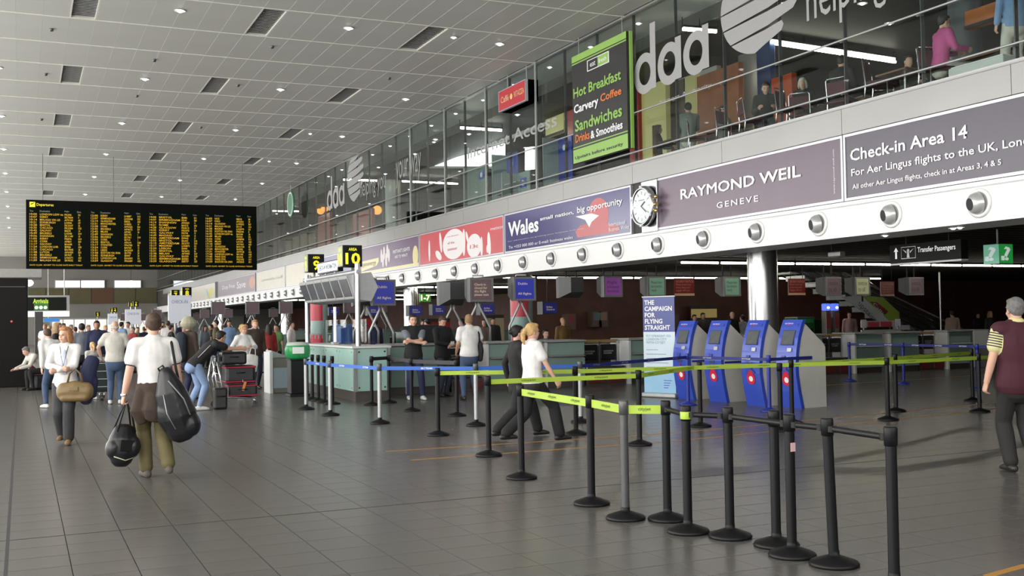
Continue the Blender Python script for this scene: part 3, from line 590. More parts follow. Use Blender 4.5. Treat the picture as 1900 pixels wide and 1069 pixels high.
# ---- check-in counters of the island (fronts face the camera side)
CY = 23.0
def counter(x0, x1, label, side=True):
    w_ = x1-x0; t = thing('check_in_counter', label, 'counter', (x0, CY, 0), 0, 'check-in counters of the island')
    MB().b2((.02,.06,0),(w_-.02,.85,.16)).build('kickplate', M_kick, t); MB().b2((.05,.03,.16),(w_-.03,.9,1.08)).build('carcass', M_ctop, t)
    MB().bev((w_/2+.03,.012,.43),(w_-.1,.03,.54),.005).build('front_panel', M_teal, t); MB().bev((w_/2+.03,.03,.93),(w_-.1,.03,.30),.005).build('upper_panel', M_teal, t)
    MB().prism([(-.12,.745),(.06,.745),(.06,.77),(-.10,.765)], .1, w_-.06, 0).build('bag_ledge', M_satin, t)
    MB().bev((w_/2,.42,1.12),(w_+.02,.92,.05),.01).build('worktop', M_ctop, t); MB().b2((0,-.02,.0),(.06,.9,1.09)).build('side_panel', M_cwhite, t)
    return t
def bag_drop(x0, x1, label):
    w_ = x1-x0; t = thing('baggage_drop', label, 'baggage belt', (x0, CY, 0), 0, 'baggage drops between the counters')
    MB().b2((.03,.1,0),(w_-.03,1.4,.30)).build('conveyor_bed', M_kick, t); MB().b2((.05,.1,.30),(w_-.05,1.4,.33)).build('belt', M_black, t)
    MB().bev((w_/2,.12,.42),(w_-.04,.10,.10),.02).build('front_roller_guard', M_steel, t)
    for k in (0, 1):
        MB().b2((.08+k*w_/2,.05,.06),(w_/2-.06+k*w_/2,.09,.24)).build('red_panel', ymat('drop_red', (110,46,44)), t)
        e = MB().bev((w_*(.27+.47*k),.45,.80),(w_*.40,.03,.40),.03).build('closed_board', M_black, t); text(thing_frame(e, w_*(.27+.47*k)-.14, .43, .80), 'POSITION\nCLOSED', 0, -.04, .28, .09, .004, mat('print_dim_white', (.5,.5,.5), .5, var=0))
    for x in (.04, w_/2, w_-.06): MB().b2((x-.02,.40,.3),(x+.02,.44,1.08)).build('post', M_steel, t)
    MB().bev((w_/2,.5,1.08),(w_-.02,.12,.09),.02).build('bumper_rail', ymat('bumper_wood', (140,118,84)), t)
    return t
def thing_frame(parent, x, y, z):                  # small mount plate that carries lettering on a face turned to -Y
    e = link('plate', MB().b2((0,-.05,-.01),(.28,.06,.003)).mesh('plate', M_black), parent); e.matrix_local = Matrix.Translation((x, y-.0, z)) @ FS.to_4x4(); return e
CT = [(7.52,9.05,'sage check-in counter behind the man with folded arms'),(9.95,11.42,'sage check-in counter behind the man in the white T-shirt'),(11.5,12.62,'sage check-in counter where the dark-haired agent sits'),(13.85,15.3,'sage check-in counter behind the blue roll-up banner'),(16.4,17.6,'sage check-in counter behind the blue kiosks'),(18.7,20.1,'sage check-in counter just right of the kiosks'),(21.2,22.27,'sage check-in counter below the man in the pink shirt'),(22.5,23.65,'sage check-in counter with a red notice frame on top'),(24.75,25.75,'last sage check-in counter before the end panel')]
for a, b_, l in CT: counter(a, b_, l)
for a, b_, l in ((9.08,9.92,'narrow baggage drop behind the man in the black hoodie'),(12.66,13.82,'baggage drop with black boards left of the roll-up banner'),(15.33,16.37,'baggage drop hidden behind the first kiosks'),(17.63,18.67,'baggage drop behind the last kiosk'),(20.13,21.17,'baggage drop with two black boards right of the kiosks'),(23.68,24.72,'baggage drop with two black boards far right')): bag_drop(a, b_, l)
t = thing('end_panel', 'plain grey end cabinet closing the row of counters', 'cabinet', (25.78, CY, 0)); MB().bev((.35,.4,.58),(.66,.85,1.14),.01).build('body', M_satin, t); MB().b2((.02,-.035,.62),(.62,-.02,1.12)).build('upper_panel', M_cwhite, t)
# back shelf of the island
t = thing('island_back_desk', 'long dark desk along the middle of the check-in island', 'desk', (7.5, 25.2, 0)); MB().b2((0,0,0),(18.5,.5,.9)).build('body', M_kick, t); MB().bev((9.25,.25,.93),(18.6,.6,.06),.01).build('top', M_ctop, t)

# ---- flight monitors on bent tube stands (left), hung monitors (right)
M_mon = mat('monitor_housing', (.065,.067,.07), .45, var=.05); M_monl = mat('monitor_bezel', (.17,.173,.173), .4, var=.03)
def scr(name, rgb, e): return mat(name, s2l(*rgb), .3, var=.05, emit=e, ecol=s2l(*rgb))
S_blue = scr('screen_blue', (42,48,140), .55); S_pur = scr('screen_purple', (112,60,122), .5); S_grn = scr('screen_green', (96,128,108), .5); S_dull = scr('screen_dull', (92,74,80), .35); S_cream = scr('screen_cream', (150,152,118), .4)
M_st = mat('screen_text', (.4,.36,.3), .5, var=0, emit=.5, ecol=(.7,.6,.35)); M_sd = mat('screen_text_dark', (.03,.03,.04), .5, var=0)
def monitor(cx_, cy_, z0, wd, ht, screen, label, words=None, stand=None, hang=None, back=False, tm_=None):
    t = thing('flight_monitor', label, 'monitor', (cx_, cy_, z0), PI if back else 0, 'check-in monitors')
    d = wd*.95; a = wd/2
    P = [(-a,0,0),(a,0,0),(a,0,ht),(-a,0,ht),(-a,.22*d,0),(a,.22*d,0),(a,.22*d,ht),(-a,.22*d,ht),(-a*.62,d,ht*.25),(a*.62,d,ht*.25),(a*.62,d,ht*.96),(-a*.62,d,ht*.96)]
    MB().add(P, [(0,1,2,3),(0,4,5,1),(1,5,6,2),(2,6,7,3),(3,7,4,0),(4,8,9,5),(5,9,10,6),(6,10,11,7),(7,11,8,4),(8,11,10,9)]).build('housing', M_mon, t)
    b = MB(); f_ = wd*.08
    b.b2((-a,-.03,0),(a,0,f_)).b2((-a,-.03,ht-f_),(a,0,ht)).b2((-a,-.03,f_),(-a+f_,0,ht-f_)).b2((a-f_,-.03,f_),(a,0,ht-f_)); b.build('bezel', M_monl, t)
    s_ = MB().b2((-a+f_,-.012,f_),(a-f_,.0,ht-f_)).build('screen', screen, t)
    if words:
        e = link('print', MB().b2((-.01,-.01,-.002),(.01,.01,0)).mesh('print', screen), s_); e.matrix_local = Matrix.Translation((0,-.013,0)) @ FS.to_4x4()
        text(e, words, -wd*.3, ht*.22, wd*.6, ht*.55, .001, tm_ or M_st)
    if stand:
        for sgn in (-1, 1):
            MB().tube([(sgn*.04, d*.4, .02), (sgn*.04, d*.4, -.10), (sgn*wd*.52, d*.4, -.62), (sgn*wd*.52, d*.4, stand-z0)], .028, 10).build('stand_leg', M_satin, t)
        MB().tube([(-a*.4, d*.4, ht-.02),(-a*.4, d*.4, ht+.06),(a*.5,d*.4,ht+.06),(a*.5,d*.4,ht-.02)], .02, 8).build('top_handle', M_steel, t)
    if hang:
        for x in (-a*.5, a*.5): MB().cyl((x, d*.4, ht-.03), (x, d*.4, hang-z0), .022, n=8).build('hanger', M_black, t)
    return t
W1 = 'All flights'
def mx(px, Y): return onY(px, 540, Y).x
monitor(mx(712,23.4), 23.4, 2.03, .56, .60, S_blue, 'monitor with blue All Flights screen beside the desk post', 'Dublin\n\n\nAll flights', stand=1.15)
monitor(mx(893,23.4), 23.4, 2.10, .62, .58, S_dull, 'monitor with dull mauve screen on a forked stand above the white T-shirt', 'Check-in\nclosed for\nthis flight\nplease wait', stand=1.15)
monitor(mx(973,23.4), 23.4, 2.12, .60, .58, S_blue, 'monitor with blue All Flights screen on a forked stand above the walking pair', 'Dublin\n\n\nAll flights', stand=1.15)
monitor(mx(838,25.3), 25.5, 2.05, .64, .60, S_dull, 'monitor seen from behind above the hooded man', back=True, stand=.96)
monitor(mx(676,25.3), 25.4, 2.05, .60, .60, S_dull, 'monitor seen from behind between desk post and All Flights screen', back=True, stand=.96)
monitor(mx(1072,24.6), 25.2, 2.22, .62, .56, S_dull, 'hung monitor turned away left of the purple screen', back=True, hang=3.2)
for px, sc_, wds, l in ((1137,S_pur,'Flight\nclosed\nnotice','hung monitor with bright purple notice'),(1218,S_grn,'Please have\ndocuments\nready','hung monitor with green notice above the roll-up banner'),(1358,S_grn,'Please have\ndocuments\nready','hung monitor with green notice left of the steel column'),(1546,S_dull,'notice\nto all','hung monitor with mauve notice above the totems'),(1600,S_cream,'notice\nto all','hung monitor with cream notice over the escalator panel'),(1700,S_dull,'notice\nto all','hung monitor with mauve notice over the escalator foot')):
    monitor(mx(px,23.6), 23.6, 2.2, .56, .54, sc_, l, wds, hang=3.2, tm_=M_sd)
M_dred = ymat('notice_red', (96,26,26), emit=.12, ecol=s2l(110,30,30))
for px, wd, Y, l in ((1270,.62,23.4,'dark red security notice hung between green monitors'),(1479,.58,23.4,'red notice with cream footer hung right of the steel column'),(1647,.55,25.5,'dim dark red notice hung over the escalator panel')):
    c_ = onY(px, 535, Y); t = thing('hanging_notice', l, 'sign', (c_.x-wd/2, Y, 2.22), 0, 'red notices hung under the mezzanine', M=FS)
    MB().b2((0,0,-.04),(wd,.46,0)).build('panel', M_dred, t); text(t, 'SECURITY NOTICE\nPlease ensure you\nalways keep your\nluggage with you', .04, .10, wd-.08, .30, .003, ymat('notice_print', (190,120,110)))
    MB().b2((0,0,.001),(wd,.06,.004)).build('footer', ymat('notice_footer', (190,160,130)), t)
    for u in (.08, wd-.08): MB().cyl((u,.46,-.02),(u,.98,-.02),.008,n=6).build('hanger', M_black, t)

# ---- steel columns
def column(px, y, label, r=.32, z1=2.94, m_=None):
    x = 14.45; t = thing('column', label, 'column', (x, y, 0)); MB().cyl((0,0,.12),(0,0,3.19),r,n=40).build('shaft', m_ or mat('column_steel', (.62,.62,.62), .22, .9, var=.03), t); MB().cyl((0,0,0),(0,0,.12),r+.03,n=40).build('base_ring', M_satin, t)
    return t
yc1 = 14.45*onX(1416,560,14.45).y/14.45
for k, l in enumerate(('bright steel column behind the blue kiosks','bright steel column behind the information desk','far steel column beyond the Area 9 counters','farther steel column down the concourse','farthest steel column down the concourse')): column(0, yc1+22.6*k, l)
for k, l in enumerate(('pale column with red advert wrap behind the counters','far column with red advert seen through the desk glass')):
    px, py, Y = ((968,600,30.5),(592,590,44))[k]; c_ = onY(px, py, Y); t = thing('advert_column', l, 'column', (c_.x, Y, 0))
    MB().cyl((0,0,0),(0,0,3.19),.36,n=32).build('shaft', ymat('column_mint', (150,180,176)), t)
    m = MB(); seg = [(-.37*math.cos(a), -.37*math.sin(a)) for a in np.linspace(-.1, 1.75, 14)]
    for i in range(13): m.add([(seg[i][0],seg[i][1],1.75),(seg[i+1][0],seg[i+1][1],1.75),(seg[i+1][0],seg[i+1][1],2.9),(seg[i][0],seg[i][1],2.9)], [(0,1,2,3)])
    m.build('red_wrap', ymat('wrap_red', (196,52,70)), t)
    m = MB(); seg = [(-.372*math.cos(a), -.372*math.sin(a)) for a in np.linspace(-.1, 1.75, 14)]
    for i in range(13): m.add([(seg[i][0],seg[i][1],.6),(seg[i+1][0],seg[i+1][1],.6),(seg[i+1][0],seg[i+1][1],1.0+.12*((i*7)%3)),(seg[i][0],seg[i][1],1.0+.12*((i*5)%3))], [(0,1,2,3)])
    m.build('red_figures', ymat('wrap_red', (196,52,70)), t)

# ---- self-service kiosks
KP = [(.02,0),(-.05,.3),(-.10,.6),(-.105,.8),(-.08,1.02),(-.03,1.25),(.04,1.45),(.10,1.58)]
def kx(z):
    for (x0,z0),(x1,z1) in zip(KP, KP[1:]):
        if z <= z1: f_ = (z-z0)/(z1-z0); return x0+(x1-x0)*f_, math.atan2(x1-x0, z1-z0)
    return KP[-1][0], 0
M_kb = mat('kiosk_blue', s2l(52,78,186), .3, var=.03, coat=.3); M_kb2 = mat('kiosk_blue_edge', s2l(30,48,140), .35, var=.03); M_kc = mat('kiosk_cream', (.62,.61,.57), .4, var=.03); M_kr = mat('kiosk_red', s2l(214,34,60), .4, var=0); M_ks = mat('kiosk_screen', (.10,.11,.11), .15, var=.1)
def kiosk():
    t = thing('self_service_kiosk', 'x', 'kiosk', (0,0,0), 0, 'self-service check-in kiosks'); hw = .24
    MB().prism(KP+[(x+.075, z) for x, z in reversed(KP)], -hw, hw, 1).build('front_panel', M_kb, t)
    MB().prism([(.10,.0),(.0,.5),(-.02,.8),(.02,1.1),(.10,1.35),(.17,1.50),(.62,1.14),(.66,1.08),(.66,0)], -.225, .225, 1).build('body', M_kc, t)
    MB().prism([(.66,.75),(.665,.75),(.665,.79),(.0,.79),(.0,.75)], -.228, .228, 1).build('blue_stripe', M_kb2, t)
    def plate(z, h, w_, m, name, dy=0, th=.012, off=.004):
        x, a = kx(z); e = MB().bev((0,0,0), (th, w_, h), min(.003, th/3)).build(name, m, t, (x-off, dy, z)); e.rotation_euler = (0, a, 0); return e
    plate(1.26,.28,.30,mat('bezel_dark', (.05,.06,.10), .3, var=0),'screen_frame'); plate(1.26,.25,.27,M_ks,'screen',0,.012,.008)
    e = plate(1.49,.05,.34,M_kb,'header'); 
    x, a = kx(1.50); q = link('print', MB().b2((-.001,-.001,-.001),(.001,.001,0)).mesh('print', M_kb), t); q.matrix_local = Matrix.Translation((x-.012, 0, 1.5)) @ (Matrix.Rotation(a,3,'Y') @ FW).to_4x4()
    text(q, 'SELF SERVICE', -.15, .0, .2, .022, .002, M_wht, bold=.02); text(q, 'CHECK-IN', -.10, -.032, .12, .018, .002, M_kr, bold=.02)
    plate(1.04,.07,.10,M_satin,'card_reader',-.08,.04); plate(.90,.07,.09,M_kb2,'slot',.06,.03); plate(.78,.05,.14,mat('bezel_dark', (.05,.06,.10), .3, var=0),'ticket_slot',.02,.02)
    x, a = kx(.50); q = link('drop_emblem', MB().add([(0,.20,0)]+[(.085*math.cos(b), .085*math.sin(b), 0) for b in np.linspace(.5, -PI-.5, 22)], [tuple(range(23))]).mesh('drop_emblem', M_kr), t); q.matrix_local = Matrix.Translation((x-.010, 0, .50)) @ (Matrix.Rotation(a,3,'Y') @ FW @ Matrix.Scale(1.25,3)).to_4x4()
    MB().add([(.042*math.cos(b), .042*math.sin(b), .002) for b in np.linspace(0, 2*PI, 20)[:-1]], [tuple(range(19))]).build('dot', M_wht, q)
    for s_ in (-1, 1): MB().add([(0,.17,.002),(s_*.10,.10,.002),(s_*.085,.075,.002),(0,.135,.002)], [(0,1,2,3)]).build('chevron', M_kb, q)
    return t
k0 = kiosk()
for i, (px, py, l) in enumerate(((1270,741,'blue and cream check-in kiosk nearest the roll-up banner'),(1330,746,'blue and cream check-in kiosk second from the banner'),(1400,753,'blue and cream check-in kiosk third from the banner'),(1466,757,'nearest blue and cream check-in kiosk, farthest from the banner'))):
    o = k0 if i == 0 else copy_tree(k0); p = F(px, py); o.location = (p.x+.02, p.y, 0); o.rotation_euler = (0, 0, .10); o['label'] = l
# roll-up banner
p = F(1225,738); t = thing('rollup_banner', 'blue and white roll-up banner THE CAMPAIGN FOR FLYING STRAIGHT', 'banner', (p.x, p.y, 0), 0, M=FR(-1.2))
MB().bev((0,.05,-.02),(.86,.1,.2),.03).build('cassette', M_satin, t); M_rb = ymat('banner_navy', (52,66,138)); M_rw = ymat('banner_white', (206,222,232)); M_rl = ymat('banner_sky', (150,196,228))
MB().b2((-.4,1.36,-.006),(.4,2.08,.0)).build('navy_sheet', M_rb, t); MB().b2((-.4,.62,-.006),(.4,1.36,.0)).build('white_sheet', M_rw, t); MB().b2((-.4,.1,-.006),(.4,.62,.0)).build('sky_sheet', M_rl, t); MB().bev((0,2.09,-.005),(.84,.03,.03),.008).build('top_rail', M_satin, t); MB().cyl((0,.1,-.04),(0,2.07,-.04),.012,n=8).build('pole', M_satin, t)
text(t, 'THE\nCAMPAIGN\nFOR\nFLYING\nSTRAIGHT', -.36, 1.40, .70, .62, .004, M_wht, bold=.03); text(t, 'FLY STRAIGHT TO\nLONDON CITY\nWITH CITYJET', -.33, 1.10, .62, .2, .004, ymat('banner_grey_text', (140,160,180)), bold=.01)
for k in range(5): MB().b2((-.33, .98-.09*k, .001),(-.33+(.3,.5,.42,.55,.35)[k], .995-.09*k, .003)).build('text_line', ymat('banner_grey_text', (140,160,180)), t)
for k in range(4): MB().b2((.1,.35-.05*k,.001),(.3-.03*k,.365-.05*k,.003)).build('text_line', M_kb, t)

# ---- hanging direction signs at the right
xs = 14.4; a = onX(1652,490,xs); b_ = onX(1784,486,xs); zt = onX(1652,456,xs).z
s = Sign(a.y, b_.y, 'black hanging sign reading Transfer Passengers with arrow', M_ycab, 'direction_sign', 'sign', xs, a.z, zt, 0, .16)
MB().b2((0,-.03,-.16),(s.w,.0,.0)).build('bottom_trim', M_cwhite, s.t); h_ = s.h; w_ = s.w
text(s.t, 'Transfer Passengers', w_*.41, h_*.42, w_*.52, h_*.36, .008, M_wlit, bold=.01); 
MB().add([(w_*.06,h_*.62,.008),(w_*.095,h_*.86,.008),(w_*.13,h_*.62,.008),(w_*.108,h_*.66,.008),(w_*.108,h_*.25,.008),(w_*.082,h_*.25,.008),(w_*.082,h_*.66,.008)], [(0,1,2,3,4,5,6)]).build('arrow', M_wlit, s.t)
e = MB().b2((w_*.17,h_*.22,0),(w_*.38,h_*.86,.006)).build('icon_border', M_wht, s.t); MB().b2((w_*.175,h_*.25,.003),(w_*.375,h_*.83,.009)).build('icon_field', M_ycab, e)
MB().add([(w_*.255,h_*.27,.011),(w_*.295,h_*.27,.011),(w_*.285,h_*.6,.011),(w_*.262,h_*.6,.011)], [(0,1,2,3)]).build('icon_figure', M_wht, e); MB().ell((w_*.275,h_*.66,.01),(.03,.03,.003),10,6).build('icon_head', M_wht, e)
MB().add([(w_*.19,h_*.75,.011),(w_*.25,h_*.5,.011),(w_*.25,h_*.6,.011)], [(0,1,2)]).build('icon_plane', M_wht, e); MB().add([(w_*.36,h_*.75,.011),(w_*.30,h_*.6,.011),(w_*.30,h_*.5,.011)], [(0,1,2)]).build('icon_plane', M_wht, e)
for u in (.2, .8): MB().cyl((w_*u,h_,-.08),(w_*u,3.2-a.z,-.08),.015,n=8).build('hanger', M_black, s.t)
p = onX(1852,474,16); t = thing('hearing_loop_sign', 'green glowing two-sided hearing loop sign hung at the right', 'sign', (p.x, p.y, p.z-.16))
M_hg = mat('hearing_green', s2l(40,150,70), .4, var=.02, emit=.5, ecol=s2l(40,160,70)); M_hl = mat('hearing_pale', s2l(120,190,160), .4, var=.02, emit=.5, ecol=s2l(130,200,170))
MB().b2((-.17,-.17,0),(.17,.17,.36)).build('case', M_satin, t)
for fr, mm in ((FS, M_hg), (FW, M_hl)):
    e = link('face', MB().b2((-.165,.01,.171),(.165,.35,.176)).mesh('face', mm), t); e.matrix_local = fr.to_4x4(); text(e, '?', -.06, .06, .16, .25, .18, M_wlit, bold=.02); MB().b2((-.13,.06,.178),(-.05,.14,.18)).build('mark', M_wlit, e)
MB().cyl((0,0,.36),(0,0,3.2-p.z+.16),.02,n=8).build('hanger', M_satin, t)
p = onX(1552,472,14.2); t = thing('security_camera', 'small grey security camera hung under the mezzanine', 'camera', (p.x, p.y, p.z)); MB().bev((0,0,0),(.14,.34,.1),.02).build('body', M_satin, t); MB().tube([(0,.1,.04),(0,.12,.15),(0,.12,3.2-p.z)], .02).build('arm', M_black, t)
for k, (px, py) in enumerate(((1580,434),(1695,418),(1768,422))):
    p = F(px, py, 2.94); downlight(max(p.x, 12.7), p.y, 2.945, 'small downlight in the soffit edge at the right, %s from the left' % ordw[k], .6, 'soffit downlights')

# ---- fluorescent rows under the mezzanine
def tube_row(p0, p1, n, z, label, L_=1.15, group='rows of fluorescent tubes', ts=1.0):
    p0 = Vector((p0[0], p0[1], z)); p1 = Vector((p1[0], p1[1], z)); d = (p1-p0)/n; u = d.normalized(); ang = math.atan2(u.y, u.x)
    t = thing('fluorescent_row', label, 'ceiling lights', p0, ang, group); ln = d.length
    MB().b2((0,-.06,.03),(ln*n,.06,.08)).build('housing', M_black, t)
    tm2 = MB().cyl((ln*.04,0,0),(ln*.96,0,0),.024*ts,n=8).mesh('tube', M_tube)
    for k in range(n): link('tube', tm2, t, (ln*k,0,0))
    for k in range(0, n+1, max(1, n//4)): MB().cyl((ln*k,0,.08),(ln*k,0,.26),.012,n=6).build('hanger', M_black, t)
tube_row((14.9,22.2), (33,22.2), 15, 3.02, 'long fluorescent row over the right check-in counters')
tube_row((14.0,31), (30,31), 13, 3.02, 'fluorescent row seen below the hung monitors'); tube_row((13.8,40), (24,40), 8, 3.02, 'fluorescent row seen left of the purple monitor')
tube_row((13.8,52), (22,52), 7, 3.02, 'far fluorescent row behind the Area 9 counters'); tube_row((13.6,62), (22,62), 7, 3.02, 'farthest fluorescent row down the concourse')

# ---- rooms under the mezzanine
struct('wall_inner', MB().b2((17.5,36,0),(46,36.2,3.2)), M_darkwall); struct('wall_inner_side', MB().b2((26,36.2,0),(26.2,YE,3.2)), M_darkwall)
# ================================================================== QUEUE BARRIERS
def stan_meshes(m):
    ms = M_satin if m is M_gs else m
    b_ = MB().lathe([(.0001,0),(.160,0),(.165,.012),(.155,.028),(.06,.062),(.036,.07),(.036,.10)], 28).mesh('base', M_blackm if m is not M_blu else M_blu)
    p_ = MB().cyl((0,0,.06),(0,0,.86),.034,n=18).mesh('post', ms)
    h_ = MB().lathe([(.034,.855),(.041,.86),(.041,.965),(.036,.975),(.0001,.975)], 18).mesh('belt_head', m if m is not M_gs else M_gpost)
    return b_, p_, h_
M_gs = mat('silver_post', (.25,.255,.26), .35, .7, var=.05); M_blu = mat('blue_powder_coat', s2l(36,52,150), .4, var=.05)
SMS = {}
STAN = {}
def stanchion(key, pt, m, label, tilt=0, sticker=False, H=1.0):
    if m.name not in SMS: SMS[m.name] = stan_meshes(m)
    b_, p_, h_ = SMS[m.name]; p = pt if isinstance(pt, Vector) else F(*pt)
    t = thing('belt_stanchion', label, 'barrier post', (p.x, p.y, 0), 0, 'queue barrier posts'); link('base', b_, t)
    q = link('post', p_, t); link('belt_head', h_, q)
    if tilt: q.rotation_euler = (0, tilt, 0)
    if sticker: e = MB().b2((-.02,-.036,.72),(.02,-.033,.78)).build('sticker', ymat('sticker_pink', (210,170,175)), q)
    STAN[key] = Vector((p.x+tilt*.9, p.y, 0)); return t
K, G_, S_, B_ = M_blackm, M_gpost, M_gs, M_blu
for key, pt, m, lab, *o in (
    ('A',(968,888),K,'black barrier post where the foremost lime belt begins'),('B',(1098,936),K,'black barrier post second along the foremost lime belt'),('C',(1161,963),G_,'dark grey barrier post among the black foremost posts'),
    ('D',(1239,965),K,'black barrier post where lime belt meets the black rail'),('E',(1277,988),K,'black barrier post with a short lime wrap on its head'),('F',(1355,997),K,'black barrier post midway along the black rail'),
    ('G',(1441,1013),K,'black barrier post just behind the one with a pink sticker'),('H',(1470,1032),K,'black barrier post with a small pink sticker',0,True),('I',(1548,1049),K,'black barrier post leaning slightly to the left',-.035),('J',(1660,1092),K,'nearest black barrier post at the end of the black rail'),
    ('K',(907,846),K,'black barrier post left of the walking pair holding the lower lime belt'),('L',(1187,826),K,'black barrier post in front of the roll-up banner'),('M',(1300,792),K,'black barrier post in front of the second kiosk'),('N',(1449,800),K,'black barrier post in front of the nearest kiosk'),
    ('O',(813,808),K,'black barrier post where the upper lime belt starts'),('P',(1069,806),K,'black barrier post just right of the walking pair'),('Q',(1470,786),K,'black barrier post right beside the nearest kiosk'),
    ('R',(1648,780),K,'black barrier post out on the open floor at the right'),('S',(1663,764),K,'black barrier post just behind the one on the open floor'),('T',(1818,765),K,'black barrier post near the vested man'),('U',(1805,744),K,'black barrier post half hidden behind the one near the vested man'),
    ('g0',(568,760),S_,'silver barrier post at the left end of the blue belt'),('g1',(613,771),S_,'silver barrier post before the mint desk, second on the blue belt'),('g2',(705,786),S_,'silver barrier post third along the blue belt'),('g3',(884,790),S_,'silver barrier post before the man in the white T-shirt'),('g4',(1078,784),S_,'silver barrier post behind the walking pair'),
    ('k1',(764,763),K,'thin black barrier post before the man with folded arms'),('k2',(848,772),K,'thin black barrier post before the man in the hoodie'),('k3',(690,752),K,'black barrier post at the corner of the mint desk'),('k4',(722,748),K,'black barrier post between desk and first counter'),
    ('h1',(580,742),K,'black barrier post against the mint desk, nearest the pedestal'),('h2',(591,744),K,'black barrier post against the mint desk, second from pedestal'),('h3',(602,747),K,'black barrier post against the mint desk, third from pedestal'),('h4',(617,750),K,'black barrier post against the mint desk, fourth from pedestal'),
    ('n1',(1277,752),B_,'blue barrier post before the first kiosk'),('n2',(1428,764),B_,'blue barrier post between the two nearest kiosks'),('b1',(1577,708),B_,'blue barrier post at the right before the counters'),('b2',(1677,713),B_,'second blue barrier post at the right'),('b3',(1815,722),B_,'third blue barrier post at the right by the dark bag'),
    ('w1',(500,712),K,'black barrier post in the Area 9 queue behind the bin'),('w2',(482,692),K,'far black barrier post in the Area 9 queue')):
    stanchion(key, pt, m, lab, *o)
M_lb = mat('belt_lime', s2l(168,196,66), .55, var=.04, scale=4); M_bb = mat('belt_blue', s2l(44,98,190), .55, var=.04); M_nb = mat('belt_navy', s2l(30,42,120), .55, var=.04); M_kb_ = mat('belt_black', (.015,.015,.016), .5, var=.1)
M_bt = mat('belt_print_dark', s2l(90,110,40), .6, var=0)
def belt(a, b, m, label, z=.90, hgt=.065, words=None, wm=None, gap=1.0, sag=.0, z2=None):
    a, b = (STAN[a] if isinstance(a, str) else a).copy(), (STAN[b] if isinstance(b, str) else b).copy(); z2 = z if z2 is None else z2
    d = (b-a); d.z = 0; Ln = d.length; u = d.normalized(); a += u*.04; Ln -= .08; ang = math.atan2(u.y, u.x)
    t = thing('queue_belt', label, 'barrier belt', (a.x, a.y, 0), ang, 'queue barrier belts'); n = 8; m_ = MB(); P = []
    for i in range(n+1):
        f_ = i/n; zz = z+(z2-z)*f_-sag*4*f_*(1-f_); x = Ln*f_
        P += [(x,-.002,zz-hgt/2),(x,-.002,zz+hgt/2),(x,.002,zz+hgt/2),(x,.002,zz-hgt/2)]
    m_.add(P, [(4*i+k, 4*i+(k+1)%4, 4*i+4+(k+1)%4, 4*i+4+k) for i in range(n) for k in range(4)]+[(0,1,2,3),(4*n+3,4*n+2,4*n+1,4*n)]); m_.build('strap', m, t)
    if words:
        k = max(1, int(Ln/gap)); tmz = None
        flip = (u.x < 0) if abs(u.x) > abs(u.y)*.2 else (u.y > 0)
        for i in range(k):
            f_ = (i+.5)/k; zz = z+(z2-z)*f_-sag*4*f_*(1-f_)
            e = link('print', MB().b2((-.001,-.001,-.0005),(.001,.001,0)).mesh('print', m), t); e.matrix_local = Matrix.Translation((Ln*f_, .0035 if flip else -.0035, zz)) @ (FS if not flip else (Matrix.Rotation(PI,3,'Z') @ FS)).to_4x4()
            if tmz is None: ww = min(.2, Ln*.4); o = text(e, words, -ww/2, -hgt*.24, ww, hgt*.48, .0008, wm or M_bt, bold=.02); tmz = o.data
            else: link('lettering', tmz, e)
belt('A','B',M_lb,'foremost lime belt, first span on the left',.90,.07,'cityjet',gap=.5); belt('B','C',M_lb,'foremost lime belt, short middle span',.90,.07,'cityjet',gap=.5); belt('C','D',M_lb,'foremost lime belt, last span reaching the rail',.90,.07,'cityjet')
t = thing('belt_wrap', 'short lime belt end wrapped on a barrier post head', 'barrier belt', (STAN['E'].x, STAN['E'].y, 0)); MB().lathe([(.043,.87),(.044,.872),(.044,.925),(.043,.927)], 18).build('strap', M_lb, t)
belt('K','L',M_lb,'lower lime belt crossing before the walking pair',.90,.06,'cityjet',gap=.7); belt('L','M',M_lb,'lower lime belt before the roll-up banner',.90,.06,'cityjet',gap=.7); belt('M','R',M_lb,'long lower lime belt passing before the kiosks',.90,.06,'cityjet',gap=.8); belt('R','T',M_lb,'lower lime belt span at the far right',.90,.06,'cityjet',gap=.8)
belt('O','P',M_lb,'upper lime belt crossing behind the walking pair',.90,.06,'cityjet',gap=.7); belt('P','Q',M_lb,'long upper lime belt passing before the banner and kiosks',.90,.06,'cityjet',gap=.8); belt('Q','S',M_lb,'upper lime belt right of the kiosks',.90,.06,'cityjet',gap=.8); belt('S','U',M_lb,'upper lime belt span at the far right',.90,.06,'cityjet',gap=.8)
belt('T', F(1905,752), M_lb, 'short lime belt running behind the vested man', .90, .06)
for a, b_, l in (('g0','g1','blue belt span at its left end before the pedestal'),('g1','g2','blue belt span before the mint desk'),('g2','g3','blue belt span before the three waiting men'),('g3','g4','blue belt span behind the walking pair')): belt(a, b_, M_bb, l, .90, .06, 'SKYTEAM', M_wht, gap=.9)
belt('g4','n1',M_nb,'navy belt span before the roll-up banner',.90,.055,'SKYTEAM',M_satin,gap=.9); belt('n1','n2',M_nb,'navy belt span before the kiosks',.90,.055,'SKYTEAM',M_satin,gap=.9); belt('n2', F(1512,757), M_nb, 'navy belt end beside the nearest kiosk', .90, .055)
belt('b1','b2',M_nb,'dark blue belt span before the right counters',.92,.06,'SKYTEAM',M_wht,gap=.6); belt('b2','b3',M_nb,'second dark blue belt span before the right counters',.92,.06,'SKYTEAM',M_wht,gap=.6); belt('b3',F(1905,727),M_nb,'dark blue belt running behind the vested man',.92,.06)
